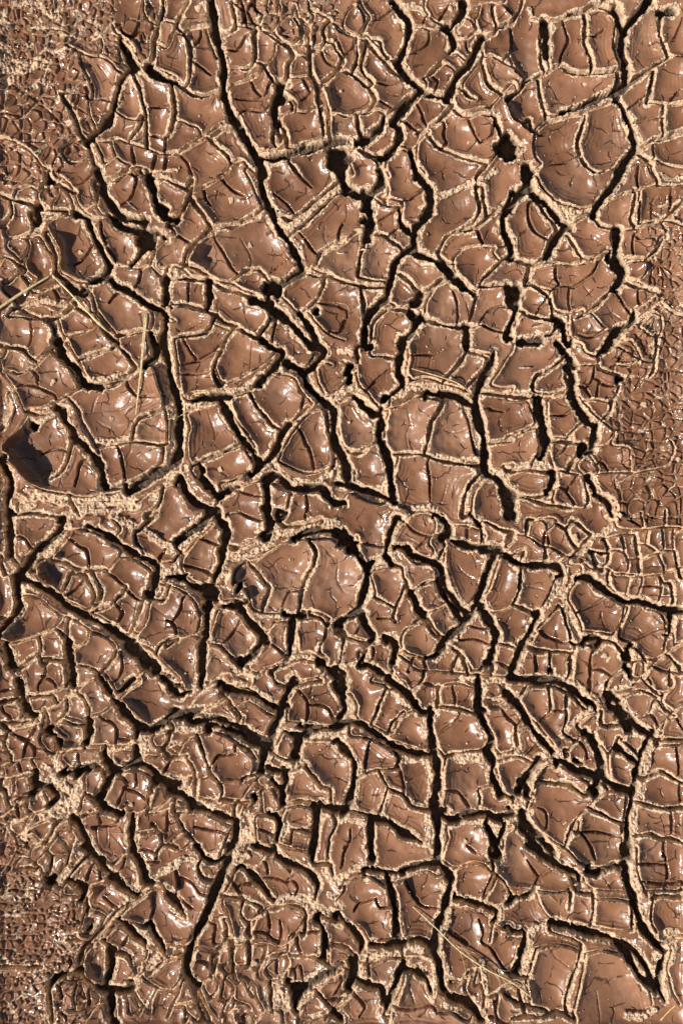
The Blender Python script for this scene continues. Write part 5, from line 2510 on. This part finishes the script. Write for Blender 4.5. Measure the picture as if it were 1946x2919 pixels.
# upright straw with a lengthwise groove: two half stems side by side
C_ = lay([(418, 896), (411, 975), (402, 1065), (388, 1182)], 18)
root = bpy.data.objects.new('upright_straw', None); root.empty_display_size = .01; link(root); root.location = (wx(418), wy(896), C_[0][2])
tag(root, 'straight pale straw lying nearly upright across the left slab', 'straw')
for s, w in ((-1.15, .0008), (1.15, .00085)):
    tube('half_stem', [(x + s * 2.0 * (1 - i / 22), y, z) for i, (x, y, z) in enumerate(C_)], [w * (1 - 0.035 * i) for i in range(18)], STRAW, root, lift=0.0010, origin=root.location)
tag(tube('curved_fibre', lay([(1172, 1052), (1209, 1063), (1250, 1075), (1295, 1090), (1322, 1106), (1346, 1125)], 20, .2), [.0003 + .0003 * math.sin(math.pi * (i + 1) / 21) for i in range(20)], FIBRE, lift=.001), 'thin curved golden fibre across a slab right of centre', 'fibre')
# dry grass wisp near the bottom
root = bpy.data.objects.new('grass_wisp', None); root.empty_display_size = .01; link(root); root.location = (wx(1180), wy(2588), hz(1180, 2588, 4))
tag(root, 'wispy dry grass stem with rootlets near the bottom edge', 'dry grass')
main = [(1176, 2586), (1205, 2612), (1252, 2655), (1300, 2702), (1350, 2738), (1400, 2768), (1450, 2792), (1490, 2820), (1511, 2838)]
M_ = lay(main, 30, .1); tube('stem', M_, [.0004 + .0003 * math.sin(math.pi * (i + 1) / 31) for i in range(30)], STRAW, root, lift=.0009, origin=root.location)
rw = random.Random(4)
wisps = [[(1306,2703),(1318,2735),(1325,2765),(1322,2785)], [(1322,2785),(1312,2800),(1290,2825),(1283,2838)], [(1335,2728),(1352,2750),(1372,2762),(1410,2775)],
 [(1370,2750),(1410,2757),(1440,2768),(1475,2764)], [(1400,2768),(1418,2790),(1425,2805)], [(1420,2775),(1440,2800),(1462,2818)], [(1450,2792),(1475,2798),(1490,2812),(1503,2825)],
 [(1385,2762),(1400,2778),(1405,2780)], [(1340,2716),(1375,2730),(1378,2728)], [(1452,2790),(1478,2790),(1497,2815)], [(1412,2772),(1424,2798),(1420,2806)], [(1300,2700),(1330,2716),(1366,2752)]]
for w in wisps: tube('rootlet', lay(w, 10, .15), [.00028 - .00002 * i for i in range(10)], STRAW, root, lift=.0008, sides=5, origin=root.location)
for nm, lab_, path, r, mat in [
 ('fibre_scrap', 'tiny pale fibre bridging the narrow crack beside a slab, upper centre', [(1028, 711), (1046, 712)], .0007, STRAW),
 ('fibre_scrap', 'tiny ragged straw scrap on the slab left of the small bridging fibre', [(960, 718), (970, 721), (983, 719)], .0008, STRAW),
 ('fibre_scrap', 'short thin pale fibre over a crack, left of centre', [(547, 1511), (560, 1524), (577, 1535)], .0004, STRAW),
 ('fibre_scrap', 'thin yellow fibre across the dark crack, lower middle', [(668, 1956), (695, 1966), (722, 1979)], .0005, FIBRE),
 ('fibre_scrap', 'faint branched fibre beside the upright crack, left', [(482, 1195), (500, 1189), (523, 1180)], .0004, STRAW),
 ('twig_bit', 'short grey twig bit on the large slab, right of centre', [(1480, 1046), (1497, 1047), (1514, 1047)], .0011, BARK),
 ('grass_stalk', 'greenish yellow grass stalk in the bottom right corner', [(1883, 2912), (1905, 2888), (1928, 2862)], .0007, FIBRE),
 ('fibre_scrap', 'tiny reddish stem in the bowl of an upper left slab', [(363, 575), (375, 588), (391, 600)], .0005, BARK),
 ('fibre_scrap', 'fine fibre tuft at a crumbly joint, lower right', [(1562, 2549), (1572, 2560), (1586, 2573)], .0004, STRAW)]:
    q = lay(path, 7, .5); tag(tube(nm, q, [r * (1 - .09 * abs(i - 2)) for i in range(7)], mat, lift=r), lab_, 'twig' if nm == 'twig_bit' else 'dry grass' if nm == 'grass_stalk' else 'fibre')

# pale chips of dried mud: size in pixels
import bmesh
def chip_mesh(seed, el):
    r = random.Random(seed); bm = bmesh.new(); bmesh.ops.create_icosphere(bm, subdivisions=2, radius=1)
    for v in bm.verts:
        c = v.co; k = 1 + .22 * math.sin(c.x * 3.1 + seed) + .2 * math.sin(c.y * 4.3 + seed * 2) + r.uniform(-.08, .08)
        v.co = Vector((c.x * k * el, c.y * k / el, max(c.z * .6 * k, -.3)))
    me = bpy.data.meshes.new('mud_chip'); bm.to_mesh(me); bm.free(); me.materials.append(CHIP); return me
CHIPS = [(563,19,13,'in the slab at the top edge, left of centre'),(1284,25,12,'on the round slab at the top edge, right'),(1309,175,8,'angular, on a tile below the top edge, right'),
 (230,719,8,'in the middle of the oval upper left slab'),(128,756,7,'orange-tinted, on a knobbly far left slab'),(658,566,10,'on the slab above the dark bowl, upper left'),(711,694,8,'on the widest bowl slab, upper left'),
 (820,490,11,'flat, at the crack end above the long slab, upper centre'),(150,1088,11,'angular, on the mottled far left slab'),(64,1037,10,'square, on the small slab at the left edge'),(316,1191,9,'beside the pit in the large left slab'),
 (627,1337,9,'on the small tile under the big left slabs'),(59,1578,7,'on the small round slab, left edge'),(244,1349,7,'doubled, on the narrow tile of the left bowl'),(995,1203,6,'on the round slab in the centre'),
 (1637,1533,12,'long, leaning in the square tile, right'),(1723,1870,11,'flat, on the round right slab, upper of two'),(1735,1880,9,'flat, on the round right slab, lower of two'),(1410,654,10,'on the wedge tile, upper right of centre'),
 (373,2296,8,'on the lower left domed tile'),(890,2233,8,'in the biggest lower middle slab'),(1610,2347,6,'on the large bowl slab, lower right'),(1670,237,8,'flat, on the slab in the upper right'),(1872,138,8,'on the slab near the upper right corner'),
 (1668,237,5,'beside the flat chip in the upper right'),(1338,402,7,'on the oval slab, upper right of centre'),(971,255,7,'oval, on the dark slab, top centre'),(907,2870,8,'ribbed, on the bottom slab, centre'),(1836,1152,11,'among the fine crust at the right edge'),
 (1930,1310,9,'in the pale crust at the right edge'),(724,2745,10,'pointed, in the small slabs near the bottom'),(218,2325,6,'on a far lower left tile'),(142,2338,8,'three-cornered, on the lower left slab'),(480,2786,6,'narrow, upright, near the lower left'),
 (1667,939,6,'at the edge of a right slab'),(1326,2400,8,'long, across the pitted slab, lower right')]
used_ = set()
for i, (x, y, s, where) in enumerate(CHIPS):
    if where in used_: continue
    used_.add(where)
    o = link(bpy.data.objects.new('mud_chip', chip_mesh(i, 1 + .25 * math.sin(i * 2.3)))); k = s * PX * 0.82
    o.location = (wx(x), wy(y), hz(x, y, 2) + k * .15); o.scale = (k, k, k * .75); o.rotation_euler = (0, 0, i * 1.9)
    tag(o, 'pale mud chip ' + where, 'mud chip', 'pale chips of dried mud on the slabs')
# grit: nobody could count it
r = random.Random(9); gv = []; gf = []
ico = bmesh.new(); bmesh.ops.create_icosphere(ico, subdivisions=1, radius=1); iv = [v.co.copy() for v in ico.verts]; ivf = [[v.index for v in f.verts] for f in ico.faces]; ico.free()
cnt_ = 0
while cnt_ < 2000:
    x = r.uniform(0, W0); y = r.uniform(0, H0); i = int((x - gx[0]) / ST); j = int((y - gy[0]) / ST)
    if D['s1'][j, i] < 3: continue
    s = r.choice([.9, 1.1, 1.3, 1.6, 2.0]) * PX * (1 if r.random() < .93 else 1.8)
    c = Vector((wx(x), wy(y), hz(x, y) + s * .2)); b0 = len(gv); el = r.uniform(.7, 1.4); an = r.uniform(0, 6)
    for v in iv:
        k = s * r.uniform(.75, 1.2); a = v.x * k * el; b_ = v.y * k; gv.append((c.x + a * math.cos(an) - b_ * math.sin(an), c.y + a * math.sin(an) + b_ * math.cos(an), c.z + v.z * k * .7))
    gf += [[b0 + q for q in f] for f in ivf]; cnt_ += 1
me = bpy.data.meshes.new('grit'); me.from_pydata(gv, [], gf); me.materials.append(CHIP); tag(link(bpy.data.objects.new('grit', me)), 'pale grit scattered over the glossy mud', 'grit', kind='stuff')
print('done', round(time.time() - T0, 1), 'tris', 2 * ((nx - 1) * (ny - 1)))
